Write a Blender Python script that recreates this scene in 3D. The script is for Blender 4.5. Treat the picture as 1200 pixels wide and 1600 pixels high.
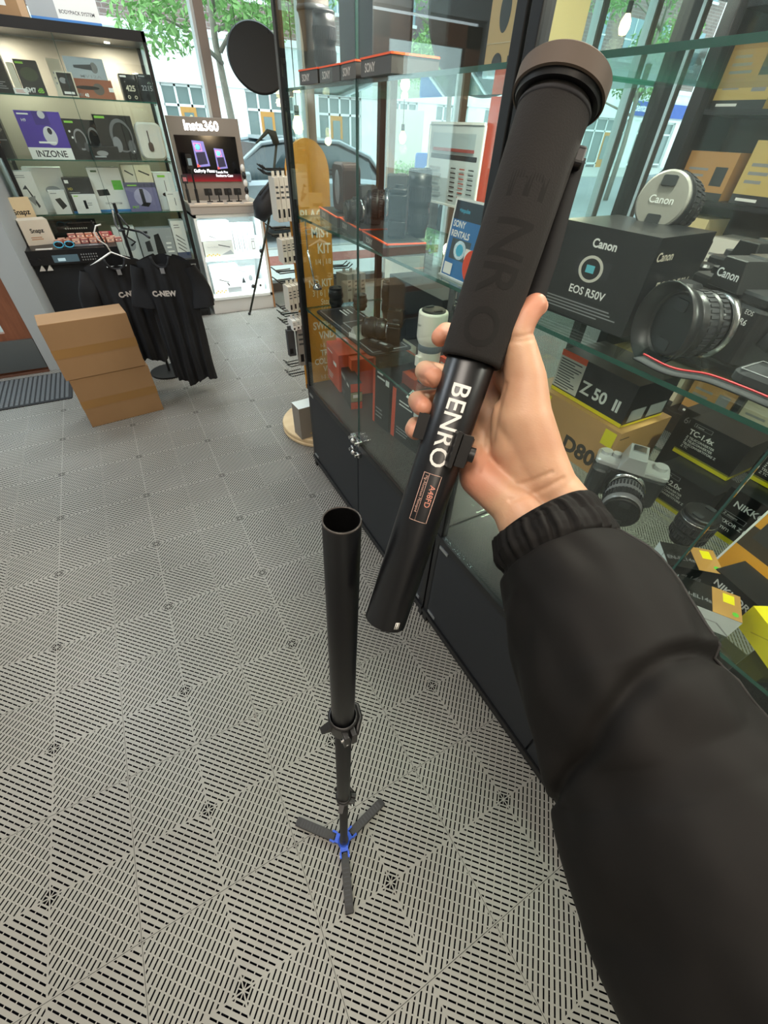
import bpy, bmesh, math, random
import numpy as np
from mathutils import Vector, Matrix, noise
PI = math.pi
for o in list(bpy.data.objects): bpy.data.objects.remove(o)
S = bpy.context.scene
COL = S.collection

# ---------------------------------------------------------------- camera
H = 1.5                       # lens height (m); scale fixed by the 0.4 m floor tiles
FPX = 640.0                   # focal length in pixels of a 1200x1600 frame
Zc = np.array([34, -685, -640.]); Zc /= np.linalg.norm(Zc)
Yc = np.array([-488, -623, 640.]); Yc -= Yc.dot(Zc) * Zc; Yc /= np.linalg.norm(Yc)
Xc = np.cross(Yc, Zc)
R = np.array([Xc, Yc, Zc])    # photo axes (right, down, forward) -> world
cam = bpy.data.cameras.new('camera'); cam_ob = bpy.data.objects.new('camera', cam); COL.objects.link(cam_ob)
cam.sensor_fit = 'VERTICAL'; cam.sensor_height = 32.0; cam.lens = 32.0 * FPX / 1600
cam.clip_start = 0.01; cam.clip_end = 300
M3 = Matrix(((R[0][0], -R[0][1], -R[0][2]), (R[1][0], -R[1][1], -R[1][2]), (R[2][0], -R[2][1], -R[2][2])))
cam_ob.matrix_world = Matrix.Translation((0, 0, H)) @ M3.to_4x4()
S.camera = cam_ob

def ray(x, y): return R @ np.array([x - 600., y - 800., FPX])
def fl(x, y, z=0.):
    d = ray(x, y); return Vector(np.array([0, 0, H]) + d * ((z - H) / d[2]))
def atY(x, y, Y):
    d = ray(x, y); return Vector(np.array([0, 0, H]) + d * (Y / d[1]))
def atX(x, y, X):
    d = ray(x, y); return Vector(np.array([0, 0, H]) + d * (X / d[0]))
def dp(x, y, d):              # point at distance d along the optical axis
    return Vector(np.array([0, 0, H]) + R @ np.array([(x - 600.) * d / FPX, (y - 800.) * d / FPX, d]))
def pj(p):
    q = R.T @ (np.array(p) - np.array([0, 0, H])); return q[0] / q[2] * FPX + 600, q[1] / q[2] * FPX + 800

# ---------------------------------------------------------------- light, exposure
S.view_settings.view_transform = 'Standard'; S.view_settings.look = 'None'
S.view_settings.gamma = 1; S.view_settings.use_curve_mapping = False
S.view_settings.exposure = 0.2
try:
    S.cycles.transparent_max_bounces = 40; S.cycles.max_bounces = 10
    S.cycles.glossy_bounces = 5; S.cycles.diffuse_bounces = 4
    S.cycles.caustics_reflective = False; S.cycles.caustics_refractive = False
except Exception: pass
W = bpy.data.worlds.new('sky'); S.world = W; W.use_nodes = True
nt = W.node_tree; nt.nodes.clear()
wo = nt.nodes.new('ShaderNodeOutputWorld'); bg = nt.nodes.new('ShaderNodeBackground')
sk = nt.nodes.new('ShaderNodeTexSky'); sk.sky_type = 'HOSEK_WILKIE'; sk.turbidity = 6.0; sk.ground_albedo = .4
sk.sun_direction = Vector((-.3, -.5, .8)).normalized()
mx = nt.nodes.new('ShaderNodeMixRGB'); mx.inputs[0].default_value = .8; mx.inputs[2].default_value = (.86, .95, 1.0, 1)
nt.links.new(sk.outputs[0], mx.inputs[1]); nt.links.new(mx.outputs[0], bg.inputs[0])
bg.inputs[1].default_value = 3.3; nt.links.new(bg.outputs[0], wo.inputs[0])

# ---------------------------------------------------------------- materials
def lin(c):
    if isinstance(c, str):
        c = [int(c[i:i + 2], 16) / 255 for i in (0, 2, 4)]
    return tuple((v / 12.92 if v <= .04045 else ((v + .055) / 1.055) ** 2.4) for v in c) + (1,)
MATS = {}
def mat(hexc, rough=.5, metal=0., emit=0., spec=.5, name=None, bump=None, coat=0.):
    key = (hexc, rough, metal, emit, spec, bump, coat)
    if key in MATS: return MATS[key]
    m = bpy.data.materials.new(name or ('paint_' + hexc)); m.use_nodes = True
    b = m.node_tree.nodes['Principled BSDF']
    b.inputs['Base Color'].default_value = lin(hexc)
    b.inputs['Roughness'].default_value = rough; b.inputs['Metallic'].default_value = metal
    b.inputs['Specular IOR Level'].default_value = spec
    b.inputs['Coat Weight'].default_value = coat
    if emit:
        b.inputs['Emission Color'].default_value = lin(hexc); b.inputs['Emission Strength'].default_value = emit
    n = m.node_tree; nz = n.nodes.new('ShaderNodeTexNoise'); tc = n.nodes.new('ShaderNodeTexCoord')
    n.links.new(tc.outputs['Object'], nz.inputs[0])
    sc, st = bump if bump else (30., .012)
    nz.inputs['Scale'].default_value = sc; nz.inputs['Detail'].default_value = 3
    if bump or rough > .45:
        bp = n.nodes.new('ShaderNodeBump'); bp.inputs['Strength'].default_value = st; bp.inputs['Distance'].default_value = .004
        n.links.new(nz.outputs[0], bp.inputs['Height']); n.links.new(bp.outputs[0], b.inputs['Normal'])
    MATS[key] = m; return m
def varied(name, c1, c2, scale=8, rough=.6, stretch=(1, 1, 1), detail=6, bump=.1, metal=0., spec=.5):
    m = bpy.data.materials.new(name); m.use_nodes = True; n = m.node_tree; b = n.nodes['Principled BSDF']
    tc = n.nodes.new('ShaderNodeTexCoord'); mp = n.nodes.new('ShaderNodeMapping'); mp.inputs['Scale'].default_value = stretch
    nz = n.nodes.new('ShaderNodeTexNoise'); nz.inputs['Scale'].default_value = scale; nz.inputs['Detail'].default_value = detail
    cr = n.nodes.new('ShaderNodeValToRGB'); cr.color_ramp.elements[0].position = .3; cr.color_ramp.elements[1].position = .7
    cr.color_ramp.elements[0].color = lin(c1); cr.color_ramp.elements[1].color = lin(c2)
    n.links.new(tc.outputs['Object'], mp.inputs[0]); n.links.new(mp.outputs[0], nz.inputs[0]); n.links.new(nz.outputs[0], cr.inputs[0])
    n.links.new(cr.outputs[0], b.inputs['Base Color']); b.inputs['Roughness'].default_value = rough; b.inputs['Metallic'].default_value = metal
    b.inputs['Specular IOR Level'].default_value = spec
    bp = n.nodes.new('ShaderNodeBump'); bp.inputs['Strength'].default_value = bump; bp.inputs['Distance'].default_value = .003
    n.links.new(nz.outputs[0], bp.inputs['Height']); n.links.new(bp.outputs[0], b.inputs['Normal'])
    return m
def glass(name, tint='ffffff', ior=1.45, rough=0.0, gl=1.0):
    m = bpy.data.materials.new(name); m.use_nodes = True; n = m.node_tree; n.nodes.clear()
    o = n.nodes.new('ShaderNodeOutputMaterial'); t = n.nodes.new('ShaderNodeBsdfTransparent'); g = n.nodes.new('ShaderNodeBsdfGlossy')
    t.inputs[0].default_value = lin(tint); g.inputs['Roughness'].default_value = rough; g.inputs[0].default_value = (.95, 1, .98, 1)
    f = n.nodes.new('ShaderNodeFresnel'); ge = n.nodes.new('ShaderNodeNewGeometry'); mr = n.nodes.new('ShaderNodeMapRange')
    mr.inputs['To Min'].default_value = ior; mr.inputs['To Max'].default_value = 1 / ior      # same reflectance from both sides of a thin pane
    n.links.new(ge.outputs['Backfacing'], mr.inputs['Value']); n.links.new(mr.outputs[0], f.inputs[0])
    mu = n.nodes.new('ShaderNodeMath'); mu.operation = 'MULTIPLY'; mu.inputs[1].default_value = gl
    n.links.new(f.outputs[0], mu.inputs[0])
    mi = n.nodes.new('ShaderNodeMixShader'); n.links.new(mu.outputs[0], mi.inputs[0])
    n.links.new(t.outputs[0], mi.inputs[1]); n.links.new(g.outputs[0], mi.inputs[2]); n.links.new(mi.outputs[0], o.inputs[0])
    return m
GLASS = glass('case_glass', 'fafefd'); SHELFG = glass('shelf_glass', 'f3faf7'); WINDOWG = glass('window_glass', 'f4fcfa', gl=.6)
EDGE = mat('1f5548', .15, name='glass_edge_green', spec=.8)
BLK = mat('0e0e10', .42, name='black_satin'); BLKP = mat('15161a', .35, name='black_plastic'); RUB = mat('17161a', .8, name='black_rubber')
STEEL = mat('c8c8c8', .25, 1., name='chrome'); WHT = mat('f2f2ee', .5, name='white_print'); WPL = mat('e9e9e6', .4, name='white_plastic')
ORG = mat('ef5a26', .5, name='orange_print'); CARD = varied('cardboard', '957350', 'a17e59', 3, .8, (1, 1, .2)); GREY = mat('8d8f90', .5)

# ---------------------------------------------------------------- mesh helpers
TXT = {}
def text_geo(s, bold):
    k = (s, bold)
    if k in TXT: return TXT[k]
    cu = bpy.data.curves.new('lettering', 'FONT'); cu.body = s; cu.size = 1.0; cu.resolution_u = 3
    if bold: cu.offset = bold
    cu.fill_mode = 'FRONT'
    ob = bpy.data.objects.new('lettering', cu); COL.objects.link(ob)
    bpy.context.view_layer.update()
    me = bpy.data.meshes.new_from_object(ob.evaluated_get(bpy.context.evaluated_depsgraph_get()))
    v = [tuple(x.co) for x in me.vertices]; f = [tuple(p.vertices) for p in me.polygons]
    bpy.data.objects.remove(ob); bpy.data.curves.remove(cu); bpy.data.meshes.remove(me)
    if not v: v = [(0, 0, 0)]
    xs = [a[0] for a in v]; TXT[k] = (v, f, min(xs), max(xs)); return TXT[k]

def frame(o, u, v):
    u = Vector(u).normalized(); v = Vector(v); v = (v - v.dot(u) * u).normalized(); n = u.cross(v)
    return Matrix(((u.x, v.x, n.x, o[0]), (u.y, v.y, n.y, o[1]), (u.z, v.z, n.z, o[2]), (0, 0, 0, 1)))
def rz(a, t=(0, 0, 0)): return Matrix.Translation(t) @ Matrix.Rotation(a, 4, 'Z')

class MB:
    def __init__(s): s.v = []; s.f = []; s.m = []; s.sm = []; s.mats = []
    def mi(s, m):
        if m not in s.mats: s.mats.append(m)
        return s.mats.index(m)
    def add(s, vs, fs, m, smooth=False, M=None):
        b = len(s.v); k = s.mi(m)
        for p in vs:
            p = Vector(p)
            s.v.append(M @ p if M else p)
        for f in fs: s.f.append([b + i for i in f]); s.m.append(k); s.sm.append(smooth)
        return s
    def box(s, x0, x1, y0, y1, z0, z1, m, M=None, edge=None):
        vs = [(x, y, z) for z in (z0, z1) for y in (y0, y1) for x in (x0, x1)]
        fs = [(0, 2, 3, 1), (4, 5, 7, 6), (0, 1, 5, 4), (2, 6, 7, 3), (0, 4, 6, 2), (1, 3, 7, 5)]
        if edge: s.add(vs, fs[:2], m, False, M); s.add(vs, fs[2:], edge, False, M)
        else: s.add(vs, fs, m, False, M)
        return s
    def rbox(s, x0, x1, y0, y1, z0, z1, r, m, M=None, axis='z', n=4):   # rounded-corner slab, extruded along an axis
        A, B, C = {'z': ((x0, x1), (y0, y1), (z0, z1)), 'y': ((x0, x1), (z0, z1), (y0, y1)), 'x': ((y0, y1), (z0, z1), (x0, x1))}[axis]
        r = min(r, (A[1] - A[0]) / 2 - 1e-5, (B[1] - B[0]) / 2 - 1e-5)
        pts = []
        for cx, cy, a0 in ((A[1] - r, B[1] - r, 0), (A[0] + r, B[1] - r, 90), (A[0] + r, B[0] + r, 180), (A[1] - r, B[0] + r, 270)):
            for i in range(n + 1):
                a = math.radians(a0 + 90 * i / n); pts.append((cx + r * math.cos(a), cy + r * math.sin(a)))
        return s.prism(pts, C[0], C[1], m, M, axis, bev=min(r * .3, (C[1] - C[0]) * .25))
    def prism(s, pts, c0, c1, m, M=None, axis='z', bev=0.):
        def mk(p, c):
            return {'z': (p[0], p[1], c), 'y': (p[0], c, p[1]), 'x': (c, p[0], p[1])}[axis]
        n = len(pts); cx = sum(p[0] for p in pts) / n; cy = sum(p[1] for p in pts) / n
        layers = [(c0, bev), (c0 + bev, 0), (c1 - bev, 0), (c1, bev)] if bev else [(c0, 0), (c1, 0)]
        vs = []
        for c, ins in layers:
            for p in pts:
                d = math.hypot(p[0] - cx, p[1] - cy) or 1; k = 1 - ins / d
                vs.append(mk((cx + (p[0] - cx) * k, cy + (p[1] - cy) * k), c))
        L = len(layers)
        fs = [tuple(range(n))[::-1], tuple(range((L - 1) * n, L * n))]
        for l in range(L - 1):
            for i in range(n): j = (i + 1) % n; fs.append((l * n + i, l * n + j, (l + 1) * n + j, (l + 1) * n + i))
        return s.add(vs, fs, m, False, M)
    def lathe(s, prof, m, M=None, n=32, smooth=True):
        vs = []; fs = []
        for r, z in prof:
            for i in range(n): a = 2 * PI * i / n; vs.append((max(r, 1e-5) * math.cos(a), max(r, 1e-5) * math.sin(a), z))
        for l in range(len(prof) - 1):
            for i in range(n): j = (i + 1) % n; fs.append((l * n + i, l * n + j, (l + 1) * n + j, (l + 1) * n + i))
        return s.add(vs, fs, m, smooth, M)
    def cyl(s, p0, p1, r0, m, r1=None, n=20, cap=True):
        p0 = Vector(p0); p1 = Vector(p1); r1 = r0 if r1 is None else r1
        d = p1 - p0; L = d.length; d.normalize(); a = Vector((0, 0, 1)) if abs(d.z) < .9 else Vector((1, 0, 0))
        u = d.cross(a).normalized(); w = u.cross(d)      # u x w = d?  orientation handled by recalculation
        M = Matrix(((u.x, w.x, d.x, p0.x), (u.y, w.y, d.y, p0.y), (u.z, w.z, d.z, p0.z), (0, 0, 0, 1)))
        s.lathe([(r0, 0), (r1, L)], m, M, n)
        if cap:
            s.add([(r0 * math.cos(2 * PI * i / n), r0 * math.sin(2 * PI * i / n), 0) for i in range(n)], [tuple(range(n))[::-1]], m, False, M)
            s.add([(r1 * math.cos(2 * PI * i / n), r1 * math.sin(2 * PI * i / n), L) for i in range(n)], [tuple(range(n))], m, False, M)
        return s
    def tube(s, pts, r, m, n=8, cap=True):
        pts = [Vector(p) for p in pts]; vs = []; fs = []; prev = None
        for i, p in enumerate(pts):
            t = (pts[min(i + 1, len(pts) - 1)] - pts[max(i - 1, 0)]).normalized()
            if prev is None:
                a = Vector((0, 0, 1)) if abs(t.z) < .9 else Vector((1, 0, 0)); u = t.cross(a).normalized()
            else: u = (prev - prev.dot(t) * t).normalized()
            prev = u; w = t.cross(u); rr = r[i] if isinstance(r, (list, tuple)) else r
            for k in range(n): a = 2 * PI * k / n; vs.append(p + u * rr * math.cos(a) + w * rr * math.sin(a))
        for l in range(len(pts) - 1):
            for i in range(n): j = (i + 1) % n; fs.append((l * n + i, l * n + j, (l + 1) * n + j, (l + 1) * n + i))
        if cap: fs += [tuple(range(n))[::-1], tuple(range((len(pts) - 1) * n, len(pts) * n))]
        return s.add(vs, fs, m, True)
    def ball(s, c, r, m, M=None, n=16, k=8):
        c = Vector(c); r = Vector(r) if not isinstance(r, (int, float)) else Vector((r, r, r)); vs = []; fs = []
        for l in range(k + 1):
            t = PI * l / k
            for i in range(n): a = 2 * PI * i / n; st = max(math.sin(t), 1e-4); vs.append(c + Vector((r.x * st * math.cos(a), r.y * st * math.sin(a), -r.z * math.cos(t))))
        for l in range(k):
            for i in range(n): j = (i + 1) % n; fs.append((l * n + i, l * n + j, (l + 1) * n + j, (l + 1) * n + i))
        return s.add(vs, fs, m, True, M)
    def text(s, t, size, m, M, align='l', bold=0., dz=0., sx=1.):
        v, f, a, b = text_geo(t, bold); off = {'l': -a, 'c': -(a + b) / 2, 'r': -b}[align]
        return s.add([((x + off) * size * sx, y * size, dz) for x, y, _ in v], f, m, False, M)
    def mesh(s, name):
        me = bpy.data.meshes.new(name); me.from_pydata([tuple(v) for v in s.v], [], s.f)
        for m in s.mats: me.materials.append(m)
        me.polygons.foreach_set('material_index', s.m); me.polygons.foreach_set('use_smooth', s.sm)
        me.update(); return me
    def build(s, name, parent=None, bevel=0., sub=0):
        o = bpy.data.objects.new(name, s.mesh(name)); COL.objects.link(o)
        if parent: o.parent = parent
        if bevel:
            b = o.modifiers.new('b', 'BEVEL'); b.width = bevel; b.segments = 2; b.limit_method = 'ANGLE'; b.angle_limit = .7
        if sub: o.modifiers.new('s', 'SUBSURF').levels = sub; o.modifiers['s'].render_levels = sub
        return o

def tag(o, label, cat, group=None, kind=None):
    if label: o['label'] = label
    if cat: o['category'] = cat
    if group: o['group'] = group
    if kind: o['kind'] = kind
    return o
def thing(name, label, cat, loc=(0, 0, 0), rot=0., group=None):
    o = bpy.data.objects.new(name, None); COL.objects.link(o); o.location = loc; o.rotation_euler = (0, 0, rot); o.empty_display_size = .05
    return tag(o, label, cat, group)
def struct(name, mb):
    o = mb.build(name); o['kind'] = 'structure'; return o
def world_origin(o, at):          # move an object's origin to a point without moving its mesh
    o.data.transform(Matrix.Translation(-Vector(at))); o.location = at; return o

# printed decoration on one face of a box; u, v are fractions of the face
def decorate(mb, w, d, h, face, items, M=None):
    O, U, V, fw, fh = {'front': ((-w / 2, -d / 2, 0), (1, 0, 0), (0, 0, 1), w, h), 'left': ((-w / 2, d / 2, 0), (0, -1, 0), (0, 0, 1), d, h),
                       'right': ((w / 2, -d / 2, 0), (0, 1, 0), (0, 0, 1), d, h), 'top': ((-w / 2, -d / 2, h), (1, 0, 0), (0, 1, 0), w, d)}[face]
    F = frame(O, U, V)
    if M: F = M @ F
    for i, it in enumerate(items):
        z = .0003 + .00012 * i
        if it[0] == 'r':
            _, a, b, c, e, m = it; mb.add([(a * fw, b * fh, z), (c * fw, b * fh, z), (c * fw, e * fh, z), (a * fw, e * fh, z)], [(0, 1, 2, 3)], m, False, F)
        elif it[0] == 'p':
            mb.add([(a * fw, b * fh, z) for a, b in it[1]], [tuple(range(len(it[1])))], it[2], False, F)
        elif it[0] == 'c':
            _, a, b, r, m = it; mb.add([(a * fw + r * fh * math.cos(k * PI / 12), b * fh + r * fh * math.sin(k * PI / 12), z) for k in range(24)], [tuple(range(24))], m, False, F)
        elif it[0] == 'e':
            _, a, b, r1, r2, m = it; mb.add([(a * fw + r1 * fw * math.cos(k * PI / 12), b * fh + r2 * fh * math.sin(k * PI / 12), z) for k in range(24)], [tuple(range(24))], m, False, F)
        elif it[0] == 't':
            _, t, a, b, sz, m = it[:6]; al = it[6] if len(it) > 6 else 'l'; bo = it[7] if len(it) > 7 else 0
            mb.text(t, sz * fh, m, F @ Matrix.Translation((a * fw, b * fh, z)), al, bo)
        elif it[0] == 'l':        # rows of small print
            _, a, b, c, e, n_, m = it; rnd = random.Random(n_ * 7 + int(a * 90))
            for k in range(n_):
                y = e - (e - b) * (k + .3) / n_; th = (e - b) / n_ * .4; x1 = a + (c - a) * rnd.uniform(.6, 1)
                mb.add([(a * fw, (y - th) * fh, z), (x1 * fw, (y - th) * fh, z), (x1 * fw, y * fh, z), (a * fw, y * fh, z)], [(0, 1, 2, 3)], m, False, F)
def carton(name, label, cat, loc, rot, w, d, h, m, front=(), left=(), right=(), top=(), group=None, tilt=0., bevel=.0012, sides=None):
    mb = MB(); mb.box(-w / 2, w / 2, -d / 2, d / 2, 0, h, m)
    # tuck flap seam round the top so that the box reads as folded card
    mb.box(-w / 2 * 1.002, w / 2 * 1.002, -d / 2 * 1.002, d / 2 * 1.002, h * .985, h * .992, sides or m)
    for f, it in (('front', front), ('left', left), ('right', right), ('top', top)):
        if it: decorate(mb, w, d, h, f, it)
    o = mb.build(name); o.location = loc; o.rotation_euler = (tilt, 0, rot)
    return tag(o, label, cat, group)
def pbox(name, label, bl, br, tl, z, d, m, cat='box', **k):        # front edge from two photo points at height z
    a = fl(*bl, z); b = fl(*br, z); dr = b - a; rot = math.atan2(dr.y, dr.x); w = dr.length
    best = min(((abs(pj((a.x, a.y, z + i * .002))[1] - tl), i * .002) for i in range(5, 220)))[1]
    c = (a + b) / 2 + Vector((-math.sin(rot), math.cos(rot), 0)) * d / 2
    return carton(name, label, cat, (c.x, c.y, z), rot, w, d, best, m, **k)

# ================================================================ THE ROOM
def floor_material():
    m = bpy.data.materials.new('vented_floor_tile'); m.use_nodes = True; n = m.node_tree; L = n.links; b = n.nodes['Principled BSDF']
    def M(op, a, c=None, d=None):
        k = n.nodes.new('ShaderNodeMath'); k.operation = op
        for i, x in enumerate((a, c, d)):
            if x is None: continue
            if isinstance(x, (int, float)): k.inputs[i].default_value = x
            else: L.new(x, k.inputs[i])
        return k.outputs[0]
    tc = n.nodes.new('ShaderNodeTexCoord'); sp = n.nodes.new('ShaderNodeSeparateXYZ'); L.new(tc.outputs['Object'], sp.inputs[0])
    T = .4
    def cell(o, off): return M('SUBTRACT', M('FRACT', M('ADD', M('MULTIPLY', M('SUBTRACT', o, off), 1 / T), .5)), .5)
    cu = cell(sp.outputs[0], .125); cv = cell(sp.outputs[1], .076)
    au = M('MULTIPLY', M('ABSOLUTE', cu), T); av = M('MULTIPLY', M('ABSOLUTE', cv), T)
    s = M('ADD', au, av); t = M('SUBTRACT', au, av)
    P = .2 / 11
    fs = M('ABSOLUTE', M('SUBTRACT', M('FRACT', M('MULTIPLY', s, 1 / P)), .5))      # 0 at slot centre
    slot = M('LESS_THAN', fs, .15)
    ft = M('ABSOLUTE', M('SUBTRACT', M('FRACT', M('ADD', M('MULTIPLY', t, 1 / .0308), .5)), .5))
    br = M('LESS_THAN', ft, .43)
    q = M('MULTIPLY', slot, br)
    # plain web along the tile's axes and round its hub
    mn = M('MINIMUM', au, av); q = M('MULTIPLY', q, M('GREATER_THAN', mn, .0022))
    e1 = M('SUBTRACT', .2, au); e2 = M('SUBTRACT', .2, av); me = M('MINIMUM', e1, e2)
    q = M('MULTIPLY', q, M('GREATER_THAN', me, .003))
    q = M('MULTIPLY', q, M('GREATER_THAN', s, .022))
    # eight-spoked hub
    rr = M('MAXIMUM', au, av); hub = M('LESS_THAN', s, .019)
    spoke = M('MULTIPLY', M('GREATER_THAN', mn, .0016), M('GREATER_THAN', M('ABSOLUTE', t), .0018)); hub = M('MULTIPLY', hub, M('MULTIPLY', spoke, M('GREATER_THAN', s, .005)))
    q = M('MAXIMUM', q, hub)
    seam = M('MULTIPLY', M('LESS_THAN', me, .0007), .75); q2 = M('MAXIMUM', q, seam)
    nz = n.nodes.new('ShaderNodeTexNoise'); nz.inputs['Scale'].default_value = 2.2; nz.inputs['Detail'].default_value = 5; L.new(tc.outputs['Object'], nz.inputs[0])
    cr = n.nodes.new('ShaderNodeValToRGB'); cr.color_ramp.elements[0].position = .35; cr.color_ramp.elements[1].position = .75
    cr.color_ramp.elements[0].color = lin('8d8b85'); cr.color_ramp.elements[1].color = lin('9a9892'); L.new(nz.outputs[0], cr.inputs[0])
    sk2 = n.nodes.new('ShaderNodeTexNoise'); sk2.inputs['Scale'].default_value = 45; L.new(tc.outputs['Object'], sk2.inputs[0])
    dust = M('MULTIPLY', M('GREATER_THAN', sk2.outputs[0], .79), .5)
    mix = n.nodes.new('ShaderNodeMixRGB'); L.new(q2, mix.inputs[0]); L.new(cr.outputs[0], mix.inputs[1]); mix.inputs[2].default_value = lin('08080c')
    mix2 = n.nodes.new('ShaderNodeMixRGB'); L.new(dust, mix2.inputs[0]); L.new(mix.outputs[0], mix2.inputs[1]); mix2.inputs[2].default_value = lin('c9c7c0')
    L.new(mix2.outputs[0], b.inputs['Base Color']); L.new(M('ADD', M('MULTIPLY', q2, .5), .42), b.inputs['Roughness']); L.new(M('SUBTRACT', .5, M('MULTIPLY', q2, .5)), b.inputs['Specular IOR Level'])
    bp = n.nodes.new('ShaderNodeBump'); bp.inputs['Strength'].default_value = .6; bp.inputs['Distance'].default_value = .003
    L.new(M('MULTIPLY', q2, -1), bp.inputs['Height']); L.new(bp.outputs[0], b.inputs['Normal'])
    return m
FLOORM = floor_material()
WALLM = mat('a9b0b4', .8); WALLW = mat('cfcfca', .85)
XR, XL, YB, YW, YD, ZT = 10., -3., -3., 5.45, 4.02, 3.1
struct('floor', MB().box(XL, XR, YB, YW, -.12, 0, FLOORM))
struct('ceiling', MB().box(XL, XR, YB, YD + .12, ZT, ZT + .12, mat('a9a7a2', .9)).box(-.74, XR, YD + .12, YW + .2, ZT, ZT + .12, mat('a9a7a2', .9)))
struct('wall_back', MB().box(XL, XR, YB - .12, YB, 0, ZT, WALLW))
struct('wall_left', MB().box(XL - .12, XL, YB, YD, 0, ZT, WALLW))
struct('wall_right', MB().box(XR, XR + .12, YB, YW, 0, ZT, WALLW))
DX = -.775
struct('wall_entrance', MB().box(XL, DX - 1.02, YD, YD + .12, 0, ZT, WALLM).box(DX, -.62, YD, YD + .12, 0, ZT, WALLM).box(DX - 1.02, DX, YD, YD + .12, 2.15, ZT, WALLM)
       .box(-.74, -.62, YD + .12, YW, 0, ZT, WALLM))
WOODD = varied('stained_door_wood', '7a4a34', '8d583e', 6, .5, (8, 1, 1))
d = MB()
x0, x1 = DX - 1.0, DX
d.box(x0, x0 + .15, YD + .02, YD + .07, .01, 2.12, WOODD).box(x1 - .15, x1, YD + .02, YD + .07, .01, 2.12, WOODD)
d.box(x0, x1, YD + .02, YD + .07, 2.0, 2.12, WOODD).box(x0 + .15, x1 - .15, YD + .022, YD + .068, .01, .3, WOODD)
od = struct('door_1', d)
k = MB().box(x0 + .02, x1 - .004, YD - .002, YD + .018, .03, .25, mat('83888a', .35, .8)); k.build('kick_plate', od)
MB().box(x0 + .15, x1 - .15, YD + .04, YD + .046, .3, 2.0, WINDOWG).build('door_glass', od)
MB().box(x0, x1, YD - .02, YD + .1, 0, .012, mat('6b4a3c', .5, .2)).build('threshold', od)
# window wall: mullions, sill, head, panes
MULL = mat('8b7d74', .5, .1); MULE = mat('c9cccb', .4, .3)
wx = [-.62, .19, 1.14, 2.09, 3.04, 3.99, 4.94, 5.89, 6.84, 7.79, 8.74, 9.69]
wf = MB().box(-.62, XR, YW, YW + .14, -.12, .09, mat('595553', .6)).box(-.62, XR, YW, YW + .14, 2.95, 3.1, MULL)
struct('trim_1', wf)
for i, x in enumerate(wx):
    f_ = MB().box(x + .012, x + .09, YW, YW + .13, .09, 2.95, MULL).box(x - .012, x + .012, YW + .01, YW + .13, .09, 2.95, MULE)
    w_ = struct('window_%d' % (i + 1), f_)
    if i < len(wx) - 1: MB().box(x + .075, wx[i + 1] - .012, YW + .06, YW + .068, .09, 2.95, WINDOWG).build('pane', w_)
# entrance mat
def mat_mesh():
    m = MB(); base = mat('2c2e31', .9); rib = mat('6f7478', .85)
    m.rbox(-1.82, -.62, 3.44, 3.93, .0, .008, .01, base)
    y = 3.46
    while y < 3.92:
        x = -1.80
        while x < -.64: m.box(x, x + .018, y, y + .012, .008, .012, rib); x += .03
        y += .022
    return m
o = world_origin(mat_mesh().build('door_mat'), (-1.22, 3.68, 0)); tag(o, 'dark ribbed entrance mat on the floor before the wooden door', 'door mat')

# ceiling lights of the shop (above the frame)
def ceiling_light(x, y, w, l, power, col, label):
    t = thing('ceiling_light', label, 'ceiling light', (x, y, ZT))
    m = MB().box(-w / 2, w / 2, -l / 2, l / 2, -.06, -.002, mat('f0f0ee', .4)); m.build('housing', t)
    MB().box(-w / 2 + .02, w / 2 - .02, -l / 2 + .02, l / 2 - .02, -.064, -.061, mat('fff6e8', .5, emit=2.)).build('diffuser', t)
    a = bpy.data.lights.new('ceiling_lamp', 'AREA'); a.shape = 'RECTANGLE'; a.size = w; a.size_y = l; a.energy = power; a.color = col
    b = bpy.data.objects.new('lamp', a); COL.objects.link(b); b.parent = t; b.location = (0, 0, -.075)
WARM = (1., .84, .66); NEUT = (1., .93, .84)
ceiling_light(-.5, .0, .5, 1.2, 30, (1., .9, .78), 'rectangular ceiling light over the floor by the camera')
ceiling_light(-1.2, 2.6, .5, 1.2, 34, (.82, .93, 1), 'rectangular ceiling light before the entrance door')  # cool tint imitates window daylight on the floor
ceiling_light(1.4, .2, .4, 1.6, 34, WARM, 'rectangular ceiling light over the right glass case')
ceiling_light(-.3, -1.6, .5, 1.2, 24, WARM, 'rectangular ceiling light behind the camera')
ceiling_light(3.2, 2.6, .5, 1.2, 40, WARM, 'rectangular ceiling light at the far side of the cases')
ceiling_light(.3, 4.0, 1.2, .4, 26, (.86, .95, 1), 'rectangular ceiling light before the left cabinet')  # lamp colour made cool to stand in for daylight here

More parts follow.
